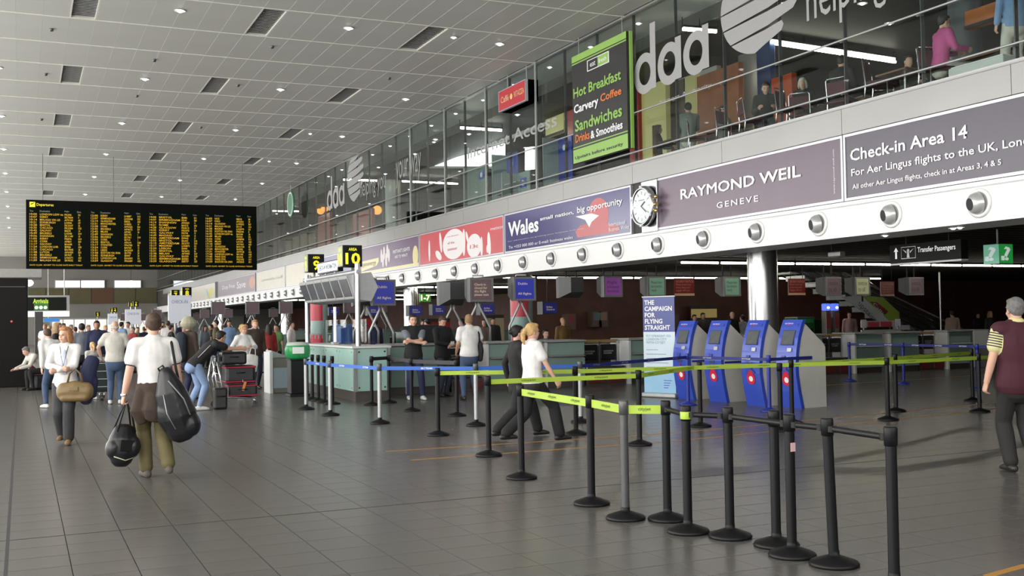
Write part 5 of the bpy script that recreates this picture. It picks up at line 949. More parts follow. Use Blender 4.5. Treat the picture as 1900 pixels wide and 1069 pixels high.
class Vol:                                     # collects closed shapes that are fused into one skin
    def __init__(s): s.m = MB()
    def loft(s, pts, rad, xa=(1,0,0), n=12):
        pts = [Vector(p) for p in pts]; rad = [(r, r) if not isinstance(r, tuple) else r for r in rad]
        P, R = [], []
        d0 = (pts[1]-pts[0]).normalized(); d1 = (pts[-1]-pts[-2]).normalized()
        for f, k in ((.9,.45),(.45,.85)): P.append(pts[0]-d0*min(rad[0])*f*.9); R.append((rad[0][0]*k, rad[0][1]*k))
        P += pts; R += rad
        for f, k in ((.45,.85),(.9,.45)): P.append(pts[-1]+d1*min(rad[-1])*f*.9); R.append((rad[-1][0]*k, rad[-1][1]*k))
        V = []; xa = Vector(xa)
        for i, p in enumerate(P):
            d = (P[min(i+1, len(P)-1)]-P[max(i-1, 0)]).normalized(); u = xa-d*xa.dot(d)
            u = d.orthogonal().normalized() if u.length < 1e-3 else u.normalized(); w_ = d.cross(u)
            for k in range(n): a = 2*PI*k/n; V.append(p+u*(R[i][0]*math.cos(a))+w_*(R[i][1]*math.sin(a)))
        L_ = len(P); s.m.add(V, [(i*n+k, i*n+(k+1)%n, (i+1)*n+(k+1)%n, (i+1)*n+k) for i in range(L_-1) for k in range(n)]+[tuple(range(n-1,-1,-1)), tuple(range((L_-1)*n, L_*n))]); return s
    def ball(s, c, r, rot=None): s.m.ell(c, r if isinstance(r, (tuple, list)) else (r, r, r), 14, 10, rot=rot); return s
    def fuse(s, name, m, vox, parent=None, smooth=3):
        if not s.m.v: return None
        ob = bpy.data.objects.new('t', s.m.mesh('t', m)); r = ob.modifiers.new('r', 'REMESH'); r.mode = 'VOXEL'; r.voxel_size = vox; r.use_smooth_shade = True
        sm = ob.modifiers.new('s', 'SMOOTH'); sm.factor = .5; sm.iterations = smooth
        me = bake(ob); me.name = name; me.materials.clear(); me.materials.append(m)
        me.polygons.foreach_set('use_smooth', [True]*len(me.polygons)); return link(name, me, parent)
def ik(a, t, l1, l2, pole):
    a = Vector(a); t = Vector(t); d = t-a; L_ = min(d.length, (l1+l2)*.998); d = d.normalized() if d.length > 1e-6 else Vector((0,0,-1)); t = a+d*L_
    x = (l1*l1-l2*l2+L_*L_)/(2*L_); h = math.sqrt(max(0, l1*l1-x*x)); p = Vector(pole); p = (p-d*p.dot(d)); p = p.normalized() if p.length > 1e-6 else Vector((0,1,0))
    return a+d*x+p*h, t
def person(label, pos, H=1.75, face=0.0, vox=.02, skin='fair', hair=('short','brown'), top=('short', None), bottom=None, shoes=None, fem=False, fat=1.0,
           lf=(-.10,0,.09), rf=(.10,0,.09), lh=None, rh=None, lp=(-.3,-1,-.2), rp=(.3,-1,-.2), lean=0.0, side=0.0, hyaw=0.0, hpitch=0.0, pz=.92, px_=0.0, hem=.90, flare=0.0, lk=(0,1,0), rk=(0,1,0), yaw_l=.1, yaw_r=-.1,
           vest=None, collar=None, curl=.5, group=None, feet=True, ldir=None, rdir=None, cat='person', open_front=None):
    """one figure built facing +Y, character's right hand at +X; all measures for 1.75 m"""
    s = H/1.75; W = .90 if fem else 1.0
    RL = Matrix.Rotation(-lean, 3, 'X') @ Matrix.Rotation(side, 3, 'Y'); pel = Vector((px_, 0, pz))
    def up(v): return pel+RL @ (Vector(v)-Vector((0, 0, .92)))          # upper-body point (given upright) -> leaned
    hipL, hipR = pel+Vector((-.09,0,-.02)), pel+Vector((.09,0,-.02)); shL, shR = up((-.185*W,0,1.43)), up((.185*W,0,1.43))
    kL, aL = ik(hipL, lf, .43, .42, lk); kR, aR = ik(hipR, rf, .43, .42, rk)
    lh = up((-.27,.03,.84)) if lh is None else Vector(lh); rh = up((.27,.03,.84)) if rh is None else Vector(rh)
    eL, wL = ik(shL, lh, .285, .255, lp); eR, wR = ik(shR, rh, .285, .255, rp)
    RH = RL @ Matrix.Rotation(hyaw, 3, 'Z') @ Matrix.Rotation(-hpitch, 3, 'X'); hc = up((0,.012,1.625)); 
    def hd(v): return hc+RH @ Vector(v)
    X1 = RL @ Vector((1,0,0))
    def torso(V, o, z0=.84, z1=1.475, neck=False):
        T = [(.80,.155,.105),(.86,.168,.115),(.93,.168,.115),(1.02,.150,.105),(1.10,.142,.100),(1.20,.158,.110),(1.30,.170,.118),(1.38,.170,.105),(1.44,.135,.085),(1.475,.085,.065)]
        if fem: T = [(.80,.160,.110),(.86,.175,.118),(.93,.170,.115),(1.02,.142,.098),(1.10,.130,.092),(1.20,.142,.105),(1.30,.152,.118),(1.38,.150,.098),(1.44,.118,.078),(1.475,.078,.06)]
        pts, rad = [], []
        for z, rx, ry in T:
            if z0-.001 <= z <= z1+.001: pts.append(up((0,0,z))); f_ = fat if z < 1.3 else (1+fat)/2; rad.append((rx*f_+o, ry*f_+o))
        if len(pts) > 1: V.loft(pts, rad, X1, 16)
        if z1 > 1.42:
            for sh in (shL, shR): V.loft([up((0,0,1.42)), sh], [(.07+o,.07+o),(.058+o,.058+o)])
    def arm(V, sh, e, w_, o, t):       # t: 0..2 how far down the arm
        P = [sh, sh.lerp(e,.5), e]; R = [.056+o, .048+o, .042+o]
        if fem: R = [r-.005 for r in R]
        if t <= 1: V.loft([sh, sh.lerp(e, t)], [R[0], R[0]+(R[2]-R[0])*t*.6+o*.4]); return
        V.loft(P, R); f_ = t-1; V.loft([e, e.lerp(w_, f_*.4), e.lerp(w_, f_)], [R[2], R[2]-.002, R[2]+(.030-.042)*f_])
    def leg(V, hp, k, a, o, t=2, fl=0):
        V.loft([hp, hp.lerp(k,.5), k], [(.084+o)*min(1.15,fat), .072+o, .056+o+fl*.3]); 
        if t > 1: V.loft([k, k.lerp(a,.35), k.lerp(a,.8*(t-1)), k.lerp(a, t-1)], [.056+o+fl*.3, .055+o+fl*.5, .040+o+fl, .038+o+fl])
    # ---- the body, one continuous skin
    B = Vol(); torso(B, -.004); 
    B.loft([up((0,-.005,1.44)), up((0,.0,1.50)), hd((0,-.018,-.055))], [.062,.054,.054], X1)
    for hp, k, a in ((hipL,kL,aL),(hipR,kR,aR)): leg(B, hp, k, a, 0)
    fine = vox <= .017; fr = .0088 if vox < .011 else .0105
    for sg, sh, e, w_, dr in ((-1,shL,eL,wL,ldir),(1,shR,eR,wR,rdir)):
        arm(B, sh, e, w_, 0, 2); d = (w_-e).normalized() if dr is None else Vector(dr).normalized()
        inn = Vector((-sg,0,0)); inn = (inn-d*inn.dot(d)); inn = inn.normalized() if inn.length > .1 else d.orthogonal().normalized(); wd = d.cross(inn)      # inn: palm side, wd: across the knuckles
        if wd.y < 0: wd = -wd
        B.loft([w_, w_+d*.045, w_+d*.09], [(.027,.022),(.040,.019),(.040,.017)], wd, 10)
        if fine:
            for i, (off, ln) in enumerate(((.030,.068),(.010,.078),(-.010,.072),(-.029,.056))):
                r0 = w_+d*.085+wd*off; d2 = (d*math.cos(curl)+inn*math.sin(curl)).normalized(); d3 = (d*math.cos(curl*2.1)+inn*math.sin(curl*2.1)).normalized()
                B.loft([r0, r0+d2*ln*.5, r0+d2*ln*.5+d3*ln*.5], [fr, fr*.97, fr*.88], wd, 8)
            td = (d*.6+wd*.75+inn*.35).normalized(); r0 = w_+d*.03+wd*.028; B.loft([r0, r0+td*.035, r0+td*.04+d*.03], [fr*1.25, fr*1.1, fr*.95], inn, 8)
        else: B.loft([w_+d*.08, w_+d*.12, w_+d*.155+inn*.02], [(.038,.017),(.034,.016),(.024,.014)], wd, 8)
    B.ball(hd((0,-.005,.035)), (.076,.095,.092), RH); B.ball(hd((0,.018,-.035)), (.062,.074,.078), RH); B.ball(hd((0,.045,-.085)), (.036,.038,.030), RH)
    B.ball(hd((0,.092,-.012)), (.013,.022,.024), RH); B.ball(hd((0,.075,.028)), (.050,.018,.014), RH)
    for sg in (-1, 1): B.ball(hd((sg*.077,-.008,-.008)), (.011,.020,.032), RH); B.ball(hd((sg*.036,.058,-.030)), (.026,.026,.026), RH)
    B.ball(hd((0,.080,-.058)), (.024,.012,.010), RH)
    if feet:
        for a, yw in ((aL,yaw_l),(aR,yaw_r)):
            f_ = Matrix.Rotation(yw,3,'Z') @ Vector((0,1,0)); B.loft([a, a-Vector((0,0,.03))], [.040,.042]); B.loft([a-f_*.05-Vector((0,0,.05)), a+f_*.14-Vector((0,0,.06))], [(.034,.028),(.036,.020)])
    o = B.fuse('person', SKIN[skin], vox, None, 2); tag(o, label, cat, group)
    def add(V, nm, m, sm_=3, v=None): c = V.fuse(nm, m, v or vox*1.15, o, sm_); return c
    # ---- clothes
    if bottom:
        V = Vol(); torso(V, .012, .80, 1.02); 
        if bottom[0] == 'trousers':
            for hp, k, a in ((hipL,kL,aL),(hipR,kR,aR)): leg(V, hp, k, a, .016+(.006 if flare else 0), 1.97, flare)
        elif bottom[0] == 'shorts':
            for hp, k, a in ((hipL,kL,aL),(hipR,kR,aR)): V.loft([hp, hp.lerp(k,.5), hp.lerp(k,.95)], [.105,.10,.095])
        elif bottom[0] == 'skirt': V.loft([pel+Vector((0,0,.02)), pel+Vector((0,0,-.2)), pel+Vector((0,0,-.45))], [(.18,.13),(.20,.15),(.21,.16)])
        add(V, bottom[0] if bottom[0] != 'trousers' else 'trousers', bottom[1])
    if top[1] is not None:
        V = Vol(); o_ = .018 if len(top) < 3 else top[2]; torso(V, o_, .80 if hem < .84 else (.86 if hem < .91 else .93), 1.475)
        if hem < .8: V.loft([up((0,0,.86)), up((0,0,hem))], [(.185*fat,.135*fat),(.19*fat,.14*fat)], X1, 16)
        ln = {'short': .62, 'long': 1.97, 'none': .10, 'half': 1.25}[top[0]]
        for sh, e, w_ in ((shL,eL,wL),(shR,eR,wR)): arm(V, sh, e, w_, .014 if top[0] != 'short' else .020, ln)
        add(V, 'shirt' if len(top) < 4 else top[3], top[1])
    if vest is not None: V = Vol(); torso(V, .032, .86, 1.46); add(V, 'vest', vest)
    if collar is not None: V = Vol(); V.loft([up((0,-.004,1.455)), up((0,.004,1.50))], [(.078,.07),(.066,.062)], X1); add(V, 'collar', collar, 1, .012)
    if feet:
        for a, yw in ((aL,yaw_l),(aR,yaw_r)):
            V = Vol(); f_ = Matrix.Rotation(yw,3,'Z') @ Vector((0,1,0)); q = Matrix.Rotation(yw,3,'Z') @ Vector((1,0,0)); g = Vector((a.x,a.y,max(.0,a.z-.09)))
            V.loft([g-f_*.06+Vector((0,0,.042)), g+f_*.03+Vector((0,0,.048)), g+f_*.12+Vector((0,0,.038)), g+f_*.17+Vector((0,0,.030))], [(.040,.042),(.043,.048),(.046,.036),(.038,.026)], q, 12); V.loft([g+Vector((0,0,.05)), g+Vector((0,0,.09))], [.046,.044]); add(V, 'shoe', shoes or M_sh, 2, min(vox, .016))
    # ---- hair
    st, hcl = hair; V = Vol(); hm = HAIRM[hcl]
    if st != 'bald':
        V.ball(hd((0,-.022,.052)), (.083,.092,.088), RH); V.ball(hd((0,.022,.092)), (.068,.066,.036), RH); V.ball(hd((0,-.046,.012)), (.073,.054,.078), RH)
        for sg in (-1, 1): V.ball(hd((sg*.066,-.02,.02)), (.020,.04,.045), RH)
        if st in ('fringe','curly','bob','long','pony'): V.ball(hd((0,.030,.098)), (.066,.06,.035), RH)
        if st == 'curly':
            rr = random.Random(hash(label) % 999)
            for i in range(22): a, b = rr.uniform(-2.6,2.6), rr.uniform(-.1,1.4); V.ball(hd((.088*math.sin(a)*math.cos(b), -.025-.09*math.cos(a)*math.cos(b)*.9, .03+.098*math.sin(b))), .024)
        if st in ('bob','long'):
            ln = -.10 if st == 'bob' else -.27
            for sg in (-1, 1): V.loft([hd((sg*.070,-.005,.05)), hd((sg*.082,-.012,-.04)), hd((sg*.078,-.02,ln*.9))], [(.022,.05),(.026,.055),(.02,.045)], RH @ Vector((1,0,0)))
            V.loft([hd((0,-.06,.05)), hd((0,-.085,-.05)), hd((0,-.09,ln))], [(.078,.045),(.082,.045),(.07,.03)], RH @ Vector((1,0,0)))
        if st in ('pony','bun'):
            V.ball(hd((0,-.115,.03)), .040)
            if st == 'pony': V.loft([hd((0,-.12,.03)), hd((0,-.155,-.03)), hd((0,-.15,-.12)), hd((0,-.13,-.17))], [.03,.038,.03,.014])
        if st == 'crop': pass
        add(V, 'hair', hm, 2 if st == 'curly' else 3, max(vox*.9,.009))
    elif st == 'bald':
        for sg in (-1, 1): V.ball(hd((sg*.072,-.03,.0)), (.014,.045,.035), RH)
        V.ball(hd((0,-.075,-.01)), (.066,.03,.04), RH); add(V, 'hair', hm, 2, max(vox*.9,.009))
    if fine:
        for sg in (-1, 1): q = MB().ell((0,0,0), (.012,.006,.0065), 10, 6).build('eye', M_eye, o, hd((sg*.033,.083,.008))); q.rotation_euler = RH.to_euler(); q2 = MB().ell((0,0,0), (.021,.006,.004), 10, 6).build('eyebrow', hm, o, hd((sg*.034,.083,.031))); q2.rotation_euler = RH.to_euler()
        q = MB().ell((0,0,0), (.023,.006,.006), 10, 6).build('mouth', M_lip, o, hd((0,.087,-.058))); q.rotation_euler = RH.to_euler()
    o.location = pos if len(pos) == 3 else (pos[0], pos[1], 0); o.rotation_euler = (0,0,face); o.scale = (s,s,s)
    JT[label] = dict(wL=wL, wR=wR, shL=shL, shR=shR, up=up, hd=hd, eL=eL, eR=eR, RH=RH)
    return o
JT = {}
M_sh = mat('shoe_dark', (.02,.018,.016), .4, var=.1); M_shw = mat('shoe_white', (.62,.62,.6), .5, var=.1, scale=20); M_shg = mat('shoe_grey', (.22,.22,.22), .5, var=.1)
C_white, C_off, C_black, C_char, C_navy, C_jean, C_ljean, C_grey, C_brown, C_olive = cloth('white',(226,224,222)), cloth('offwhite',(196,192,184)), cloth('black',(26,25,27)), cloth('charcoal',(52,52,54)), cloth('navy',(34,38,70)), cloth('jeans',(66,84,112)), cloth('light_jeans',(128,150,184)), cloth('grey',(120,120,124)), cloth('brown',(62,50,42)), cloth('olive',(96,88,56))
C_mar, C_pink, C_blue, C_steel, C_dj = cloth('maroon',(66,22,36)), cloth('pink',(190,80,140)), cloth('blue',(120,150,190)), cloth('steel',(110,116,126)), cloth('dark_jeans',(44,52,66))
def at(px, py): p = F(px, py); return (p.x, p.y, 0)
def child_world(o, name, V, m, vox, smooth=2): return V.fuse(name, m, vox, o, smooth)
def bag_thing(name, label, cat, pos, rz=0): return thing(name, label, cat, pos, rz)
# ---- man walking away with bags
P = at(286,887)
o = person('man in white T-shirt and olive trousers walking away with two black bags', P, 1.80, .08, .010, 'fair', ('short','brown'), ('short', C_white), ('trousers', C_olive), cloth('trainer',(88,82,76)), lf=(-.06,.10,.09), rf=(.11,-.20,.15), rk=(0,1,0), lh=(-.30,.02,.86), rh=(.28,-.02,.84), pz=.905, flare=.012, curl=1.2, hem=.95)
j = JT[o['label']]
V = Vol(); V.loft([(-.0,0,.98),(0,-.01,.90),(0,-.02,.78)], [(.182,.132),(.188,.138),(.165,.115)]); V.loft([(-.13,-.06,.92),(-.17,-.08,.72),(-.13,-.06,.60)], [(.07,.05),(.09,.05),(.06,.03)]); V.loft([(.02,-.13,.88),(.0,-.15,.72),(-.02,-.13,.62)], [(.12,.04),(.14,.05),(.10,.03)]); V.ball((0,.16,.96),.04); V.fuse('tied_jacket', C_brown, .012, o)
for sg, sh, e in ((-1,j['shL'],j['eL']),(1,j['shR'],j['eR'])):
    q = sh.lerp(e,.60); V = Vol(); V.loft([q, sh.lerp(e,.68)], [.066,.066]); V.fuse('sleeve_trim', C_navy, .01, o, 1)
MB().lathe([(.034,-.012),(.038,0),(.034,.012)],16).build('wristwatch', M_chrome, o, j['wL'])
MB().tube([(.16,.06,1.46),(.17,.0,1.49),(.17,-.10,1.40),(.20,-.15,1.15),(.24,-.16,.95)], .014, 8).build('shoulder_strap', C_black, o)
S = 1.80/1.75; R_ = Matrix.Rotation(.08,3,'Z'); base = Vector(P)
def lw(v): return base+R_ @ (Vector(v)*S)
V = Vol(); V.loft([(0,0,.42),(0,0,.2),(.02,0,-.1),(.03,0,-.30)], [(.10,.09),(.20,.15),(.25,.17),(.19,.13)]); V.ball((.14,-.02,-.22),(.14,.14,.16)); V.ball((-.1,0,-.05),(.14,.13,.2))
d = V.fuse('duffel_bag', mat('bag_black_nylon', (.012,.012,.014), .35, var=.3, scale=6, bump=.3), .014, None, 2); d.location = lw((.165,-.22,.74)); d.rotation_euler = (0,-.22,.1); d.scale = (.84,.9,.92); tag(d, 'big black duffel bag slung at the walking man\'s right hip', 'duffel bag')
MB().tube([(-.02,-.12,.34),(.1,-.19,.1),(.13,-.2,-.1)], .008, 6).build('piping', mat('bag_grey', (.2,.21,.22), .4, var=0), d); MB().tube([(-.05,.0,.40),(-.08,0,.50),(-.02,0,.52),(.03,0,.42)], .012, 6).build('strap_loop', M_black, d); MB().tube([(-.12,-.13,.2),(-.14,-.17,-.02),(-.08,-.17,-.22)], .006, 6).build('zip', M_satin, d)
hp = j['wL']; V = Vol(); V.loft([(0,0,.12),(0,0,.04),(0,0,-.08),(0,0,-.14)], [(.13,.06),(.17,.10),(.17,.11),(.14,.09)], (1,0,0), 16); V.ball((.10,-.05,-.03),(.09,.08,.10)); V.ball((-.12,0,-.05),(.08,.09,.09))
d = V.fuse('holdall', MATS['bag_black_nylon'], .012, None, 1); d.location = lw((hp.x-.01,hp.y+.02,hp.z-.50)); d.rotation_euler = (0,.12,.35); d.scale = (.92,1,1.2); tag(d, 'small black holdall hanging from the walking man\'s left hand', 'holdall')
for y in (-.05, .05): MB().tube([(-.11,y,.10),(-.06,y*.6,.26),(-.01,0,.37),(.05,y*.6,.26),(.11,y,.10)], .011, 6).build('handle', M_black, d)
MB().tube([(-.13,-.075,-.12),(0,-.10,-.15),(.13,-.075,-.12)], .005, 6).build('piping', mat('bag_lime', (.45,.5,.35), .5, var=0), d); MB().bev((0,-.108,-.02),(.17,.016,.10),.004).build('front_pocket', M_black, d)

# ---- woman walking towards the camera
P = at(122,823)
o = person('woman in white cardigan and grey trousers walking towards the camera', P, 1.66, PI-.25, .010, 'fair', ('bob','ginger'), ('long', C_white, .020, 'cardigan'), ('trousers', C_char), cloth('shoe_gold',(120,96,60)), fem=True, lf=(-.08,.18,.09), rf=(.07,-.12,.13), lh=(.06,.24,1.10), rh=(.0,.25,1.13), lp=(-1,-.3,-.3), rp=(1,-.3,-.3), hem=.78, hyaw=-.55, flare=.02, pz=.91, curl=1.0)
V = Vol(); V.loft([(0,.118,1.40),(0,.125,1.25),(0,.122,1.05)], [(.035,.012),(.055,.02),(.05,.02)]); V.fuse('blouse', cloth('pale_blue',(200,206,220)), .011, o, 1)
MB().tube([(-.06,.09,1.46),(-.03,.135,1.30),(0,.15,1.15),(.03,.135,1.30),(.06,.09,1.46)], .004, 6).build('lanyard', C_navy, o); MB().bev((0,.155,1.12),(.06,.006,.085),.002).build('badge', M_wht, o)
S = 1.66/1.75; R_ = Matrix.Rotation(PI-.25,3,'Z'); base = Vector(P)
V = Vol(); V.loft([(-.17,0,-.02),(0,0,0),(.17,0,-.02)], [(.09,.13),(.10,.14),(.09,.13)], (0,1,0)); V.loft([(-.15,0,-.10),(.15,0,-.10)], [(.10,.06),(.10,.06)], (0,1,0)); d = V.fuse('handbag', mat('handbag_tan', s2l(122,100,64), .5, var=.12, scale=8), .012, None, 2); d.location = lw((-.18,.22,.80)); d.rotation_euler = (0,0,PI-.25); tag(d, 'tan leather handbag hanging from the walking woman\'s arm', 'handbag')
for y in (-.03, .03): MB().tube([(-.10,y,.11),(-.07,y,.24),(.0,0,.31),(.07,y,.24),(.10,y,.11)], .010, 6).build('handle', MATS['handbag_tan'], d)
MB().bev((0,.105,.03),(.12,.01,.06),.003).build('flap', MATS['handbag_tan'], d)
V = Vol(); V.loft([(.06,0,.22),(0,.02,.05),(-.04,.02,-.18),(-.03,.0,-.38)], [(.10,.06),(.12,.08),(.12,.07),(.08,.05)]); V.loft([(.0,.04,.18),(.08,.04,-.1),(.07,.03,-.3)], [.05,.06,.04]); d = V.fuse('carried_jacket', C_navy, .014, None, 2); d.location = lw((-.34,.08,1.02)); tag(d, 'navy jacket folded over the walking woman\'s arm', 'jacket')

# ---- man leaning on a trolley, his trolley and cases
P = at(362,762)
o = person('man in black T-shirt and pale jeans leaning on a luggage trolley', P, 1.76, -PI/2+.12, .013, 'fair', ('short','dark'), ('short', C_black), ('trousers', C_ljean), M_shw, lean=.78, pz=.90, px_=0, lf=(-.09,-.10,.09), rf=(.09,.06,.09), lh=(-.10,.86,1.18), rh=(.12,.88,1.16), lp=(-.3,0,-1), rp=(.3,0,-1), hpitch=-.55, hyaw=.2, curl=.9)
V = Vol(); V.loft([(.16,.02,1.02),(.19,.25,1.25)], [(.012,.006),(.012,.006)]); V.fuse('shirt_stripe', C_off, .008, o, 1)
def trolley(pos, rz, label):
    t = thing('luggage_trolley', label, 'trolley', pos, rz, 'luggage trolleys')       # pushes towards +X
    for s_ in (-1, 1):
        MB().tube([(-.02,s_*.24,1.02),(.06,s_*.24,.55),(.12,s_*.24,.22),(.75,s_*.22,.17)], .018, 8).build('side_tube', M_chrome, t); MB().tube([(-.02,s_*.24,1.02),(-.10,s_*.24,.60),(.0,s_*.24,.14)], .014, 8).build('rear_strut', M_chrome, t)
        MB().cyl((.0,s_*.24-.02,.065),(.0,s_*.24+.02,.065),.065,n=16).build('rear_wheel', M_gpost, t); MB().cyl((.0,s_*.24-.03,.065),(.0,s_*.24+.03,.065),.02,n=8).build('hub', M_chrome, t)
    MB().cyl((.78,-.03,.06),(.78,.03,.06),.06,n=16).build('front_wheel', M_gpost, t); MB().tube([(.75,-.05,.17),(.79,-.045,.06)], .012, 6).tube([(.75,.05,.17),(.79,.045,.06)], .012, 6).build('front_fork', M_chrome, t)
    MB().tube([(-.02,-.26,1.02),(-.02,.26,1.02)], .022, 10).build('push_bar', M_gpost, t); MB().bev((.02,0,.97),(.03,.4,.10),.01).build('brake_plate', ymat('trolley_blue', (150,170,190)), t)
    for k in range(5): MB().cyl((.14,-.2+.1*k,.21),(.76,-.18+.09*k,.18),.008,n=6).build('deck_bar', M_chrome, t)
    for k in range(4): MB().cyl((.02+.03*k*.9,-.24,.85-.17*k),(.02+.03*k*.9,.24,.85-.17*k),.007,n=6).build('back_bar', M_chrome, t)
    return t
Tp = at(400,757); tz = .02; trolley(Tp, tz, 'chrome luggage trolley loaded with red trimmed black cases')
def case(name, pos, rz, d, label, trim=None, m_=None, tilt=0):
    t = thing(name, label, 'suitcase', pos, rz); t.rotation_euler = (0, tilt, rz); MB().bev((0,0,d[2]/2),d,min(d)*.18).build('shell', m_ or MATS['bag_black_nylon'], t)
    if trim is not None:
        for z in (.10, .90): MB().bev((0,0,d[2]*z),(d[0]*1.01,d[1]*1.01,.035),.01).build('trim_band', trim, t)
    MB().tube([(-.08,-d[1]/2,d[2]*.6),(-.08,-d[1]/2-.03,d[2]*.6),(.08,-d[1]/2-.03,d[2]*.6),(.08,-d[1]/2,d[2]*.6)], .01, 6).build('handle', M_black, t)
    return t
M_rt = ymat('case_red', (150,24,50)); b0 = Vector(Tp)
case('suitcase', b0+Vector((.50,0,.215)), 0, (.58,.42,.24), 'black suitcase with red trim at the bottom of the trolley', M_rt); case('suitcase', b0+Vector((.46,0,.475)), 0, (.60,.44,.36), 'large black suitcase with red bands in the middle of the trolley', M_rt)
case('suitcase', b0+Vector((.34,0,.85)), 0, (.50,.38,.26), 'black soft case on top of the trolley under the leaning man\'s arms'); d = case('suitcase', b0+Vector((.03,-.34,.0)), 0, (.26,.22,.42), 'small black case standing behind the trolley wheel')
t = thing('luggage_tag', 'orange paper luggage tag on the red trimmed case', 'tag', b0+Vector((.52,-.235,.42))); MB().bev((0,0,0),(.05,.008,.18),.003,rot=Matrix.Rotation(.3,3,'Y')).build('paper', ymat('tag_orange', (200,130,60)), t); MB().tube([(-.02,0,.08),(-.03,0,.13)], .004, 6).build('string', M_wht, t)

# ---- people round that trolley
o = person('blonde older woman in white jacket carrying a white bag', at(452,738), 1.64, PI+.45, .016, 'fair', ('curly','blonde'), ('long', C_white, .026, 'jacket'), ('trousers', C_dj), M_shw, fem=True, fat=1.12, hem=.76, lh=(-.05,.26,1.22), rh=(.22,.16,1.05), lp=(-1,-.3,-.4), rp=(1,-.3,-.4), hyaw=.15)
d = Vol(); d.loft([(0,0,.17),(0,0,0),(0,0,-.17)], [(.15,.035),(.17,.05),(.16,.04)]); b_ = d.fuse('tote_bag', C_white, .014, None, 1); P = Vector(at(452,738)); b_.location = P+Vector((.12,-.30,.78)); b_.rotation_euler = (0,.15,.3); tag(b_, 'white tote bag in front of the blonde older woman', 'bag'); MB().tube([(-.08,0,.17),(-.05,0,.34),(.05,0,.34),(.08,0,.17)], .01, 6).build('handle', C_white, b_)
person('light haired person in brown jacket behind the blonde woman', at(474,722), 1.76, PI+.2, .018, 'fair', ('fringe','ginger'), ('long', C_brown, .024, 'jacket'), ('trousers', C_dj), M_sh, hem=.84, rh=(.24,.10,1.0), lf=(-.10,-.1,.09), rf=(.12,.15,.09))
o = person('man in dark top and pale sun hat with a rucksack', at(350,742), 1.76, -.9, .018, 'fair', ('short','brown'), ('long', C_brown), ('trousers', C_navy), M_sh, hem=.86)
j = JT[o['label']]; V = Vol(); V.loft([j['hd']((0,-.01,.06)), j['hd']((0,-.01,.15))], [(.10,.12),(.08,.095)]); V.loft([j['hd']((0,0,.06)), j['hd']((0,0,.072))], [(.17,.20),(.16,.19)]); V.fuse('sun_hat', cloth('hat',(168,164,142)), .014, o, 2)
V = Vol(); V.loft([(0,-.22,1.42),(0,-.27,1.2),(0,-.26,.92)], [(.13,.09),(.17,.13),(.16,.12)]); V.ball((0,-.37,1.05),(.11,.06,.13)); V.fuse('rucksack', cloth('rucksack',(34,42,52)), .018, o, 2)
# ---- left group
P = at(214,750)
o = person('man in pale shirt and jeans standing with his back turned', P, 1.76, -.15, .014, 'fair', ('bald','white'), ('short', C_off, .026), ('trousers', C_jean), M_shw, fat=1.12, hem=.95, lh=(-.30,.22,1.0), rh=(.26,.24,1.02), lp=(-1,-.4,-.3))
o = trolley(Vector(at(186,748))+Vector((0,.1,0)), 1.45, 'chrome luggage trolley beside the man in pale shirt'); case('suitcase', Vector(at(186,748))+Vector((.06,.62,.215)), 1.45, (.5,.4,.65), 'dark green case on the trolley beside the man in pale shirt', None, cloth('case_green',(34,48,46)))
o = person('blonde girl in pale top standing beside the trolley', at(172,742), 1.30, .3, .016, 'fair', ('pony','blonde'), ('long', C_off), ('trousers', C_grey), M_shw, fem=True, lh=(-.1,.25,1.05)); 
person('dark haired man in navy jacket facing the camera', at(180,722), 1.80, PI, .018, 'tan', ('short','black'), ('long', C_navy, .028, 'jacket'), ('trousers', C_black), hem=.82); person('man in grey shirt with back turned near the blonde', at(152,722), 1.74, .2, .018, 'fair', ('short','dark'), ('short', C_steel), ('trousers', C_black), hem=.92)
person('woman with long blonde hair and black top behind the white cardigan', at(106,736), 1.76, PI+1.3, .018, 'fair', ('long','light'), ('long', C_black), ('trousers', C_black), fem=True); o = person('person in jeans half hidden behind the walking woman', at(100,757), 1.66, .5, .018, 'fair', ('short','brown'), ('long', C_white), ('trousers', C_jean), M_shw, lf=(-.12,.1,.09), rf=(.1,-.2,.10), lean=.35)
p = Vector(at(82,723)); o = person('person in white jacket crouching on luggage at left', (p.x, p.y, 0), 1.68, PI/2+.4, .018, 'fair', ('short','grey'), ('long', C_off, .03, 'jacket'), ('trousers', C_black), M_sh, pz=.56, lean=.75, lf=(-.12,.36,.09), rf=(.12,.40,.09), lh=(-.15,.72,.62), rh=(.15,.72,.60), hem=.86, hpitch=-.3)
case('suitcase', p+Vector((.02,.06,0)), .3, (.62,.34,.40), 'low dark case under the crouching person'); case('suitcase', Vector(at(66,700))+Vector((0,.5,0)), .2, (.45,.3,.75), 'red case standing behind the crouching person', None, ymat('case_red2', (110,30,34)))

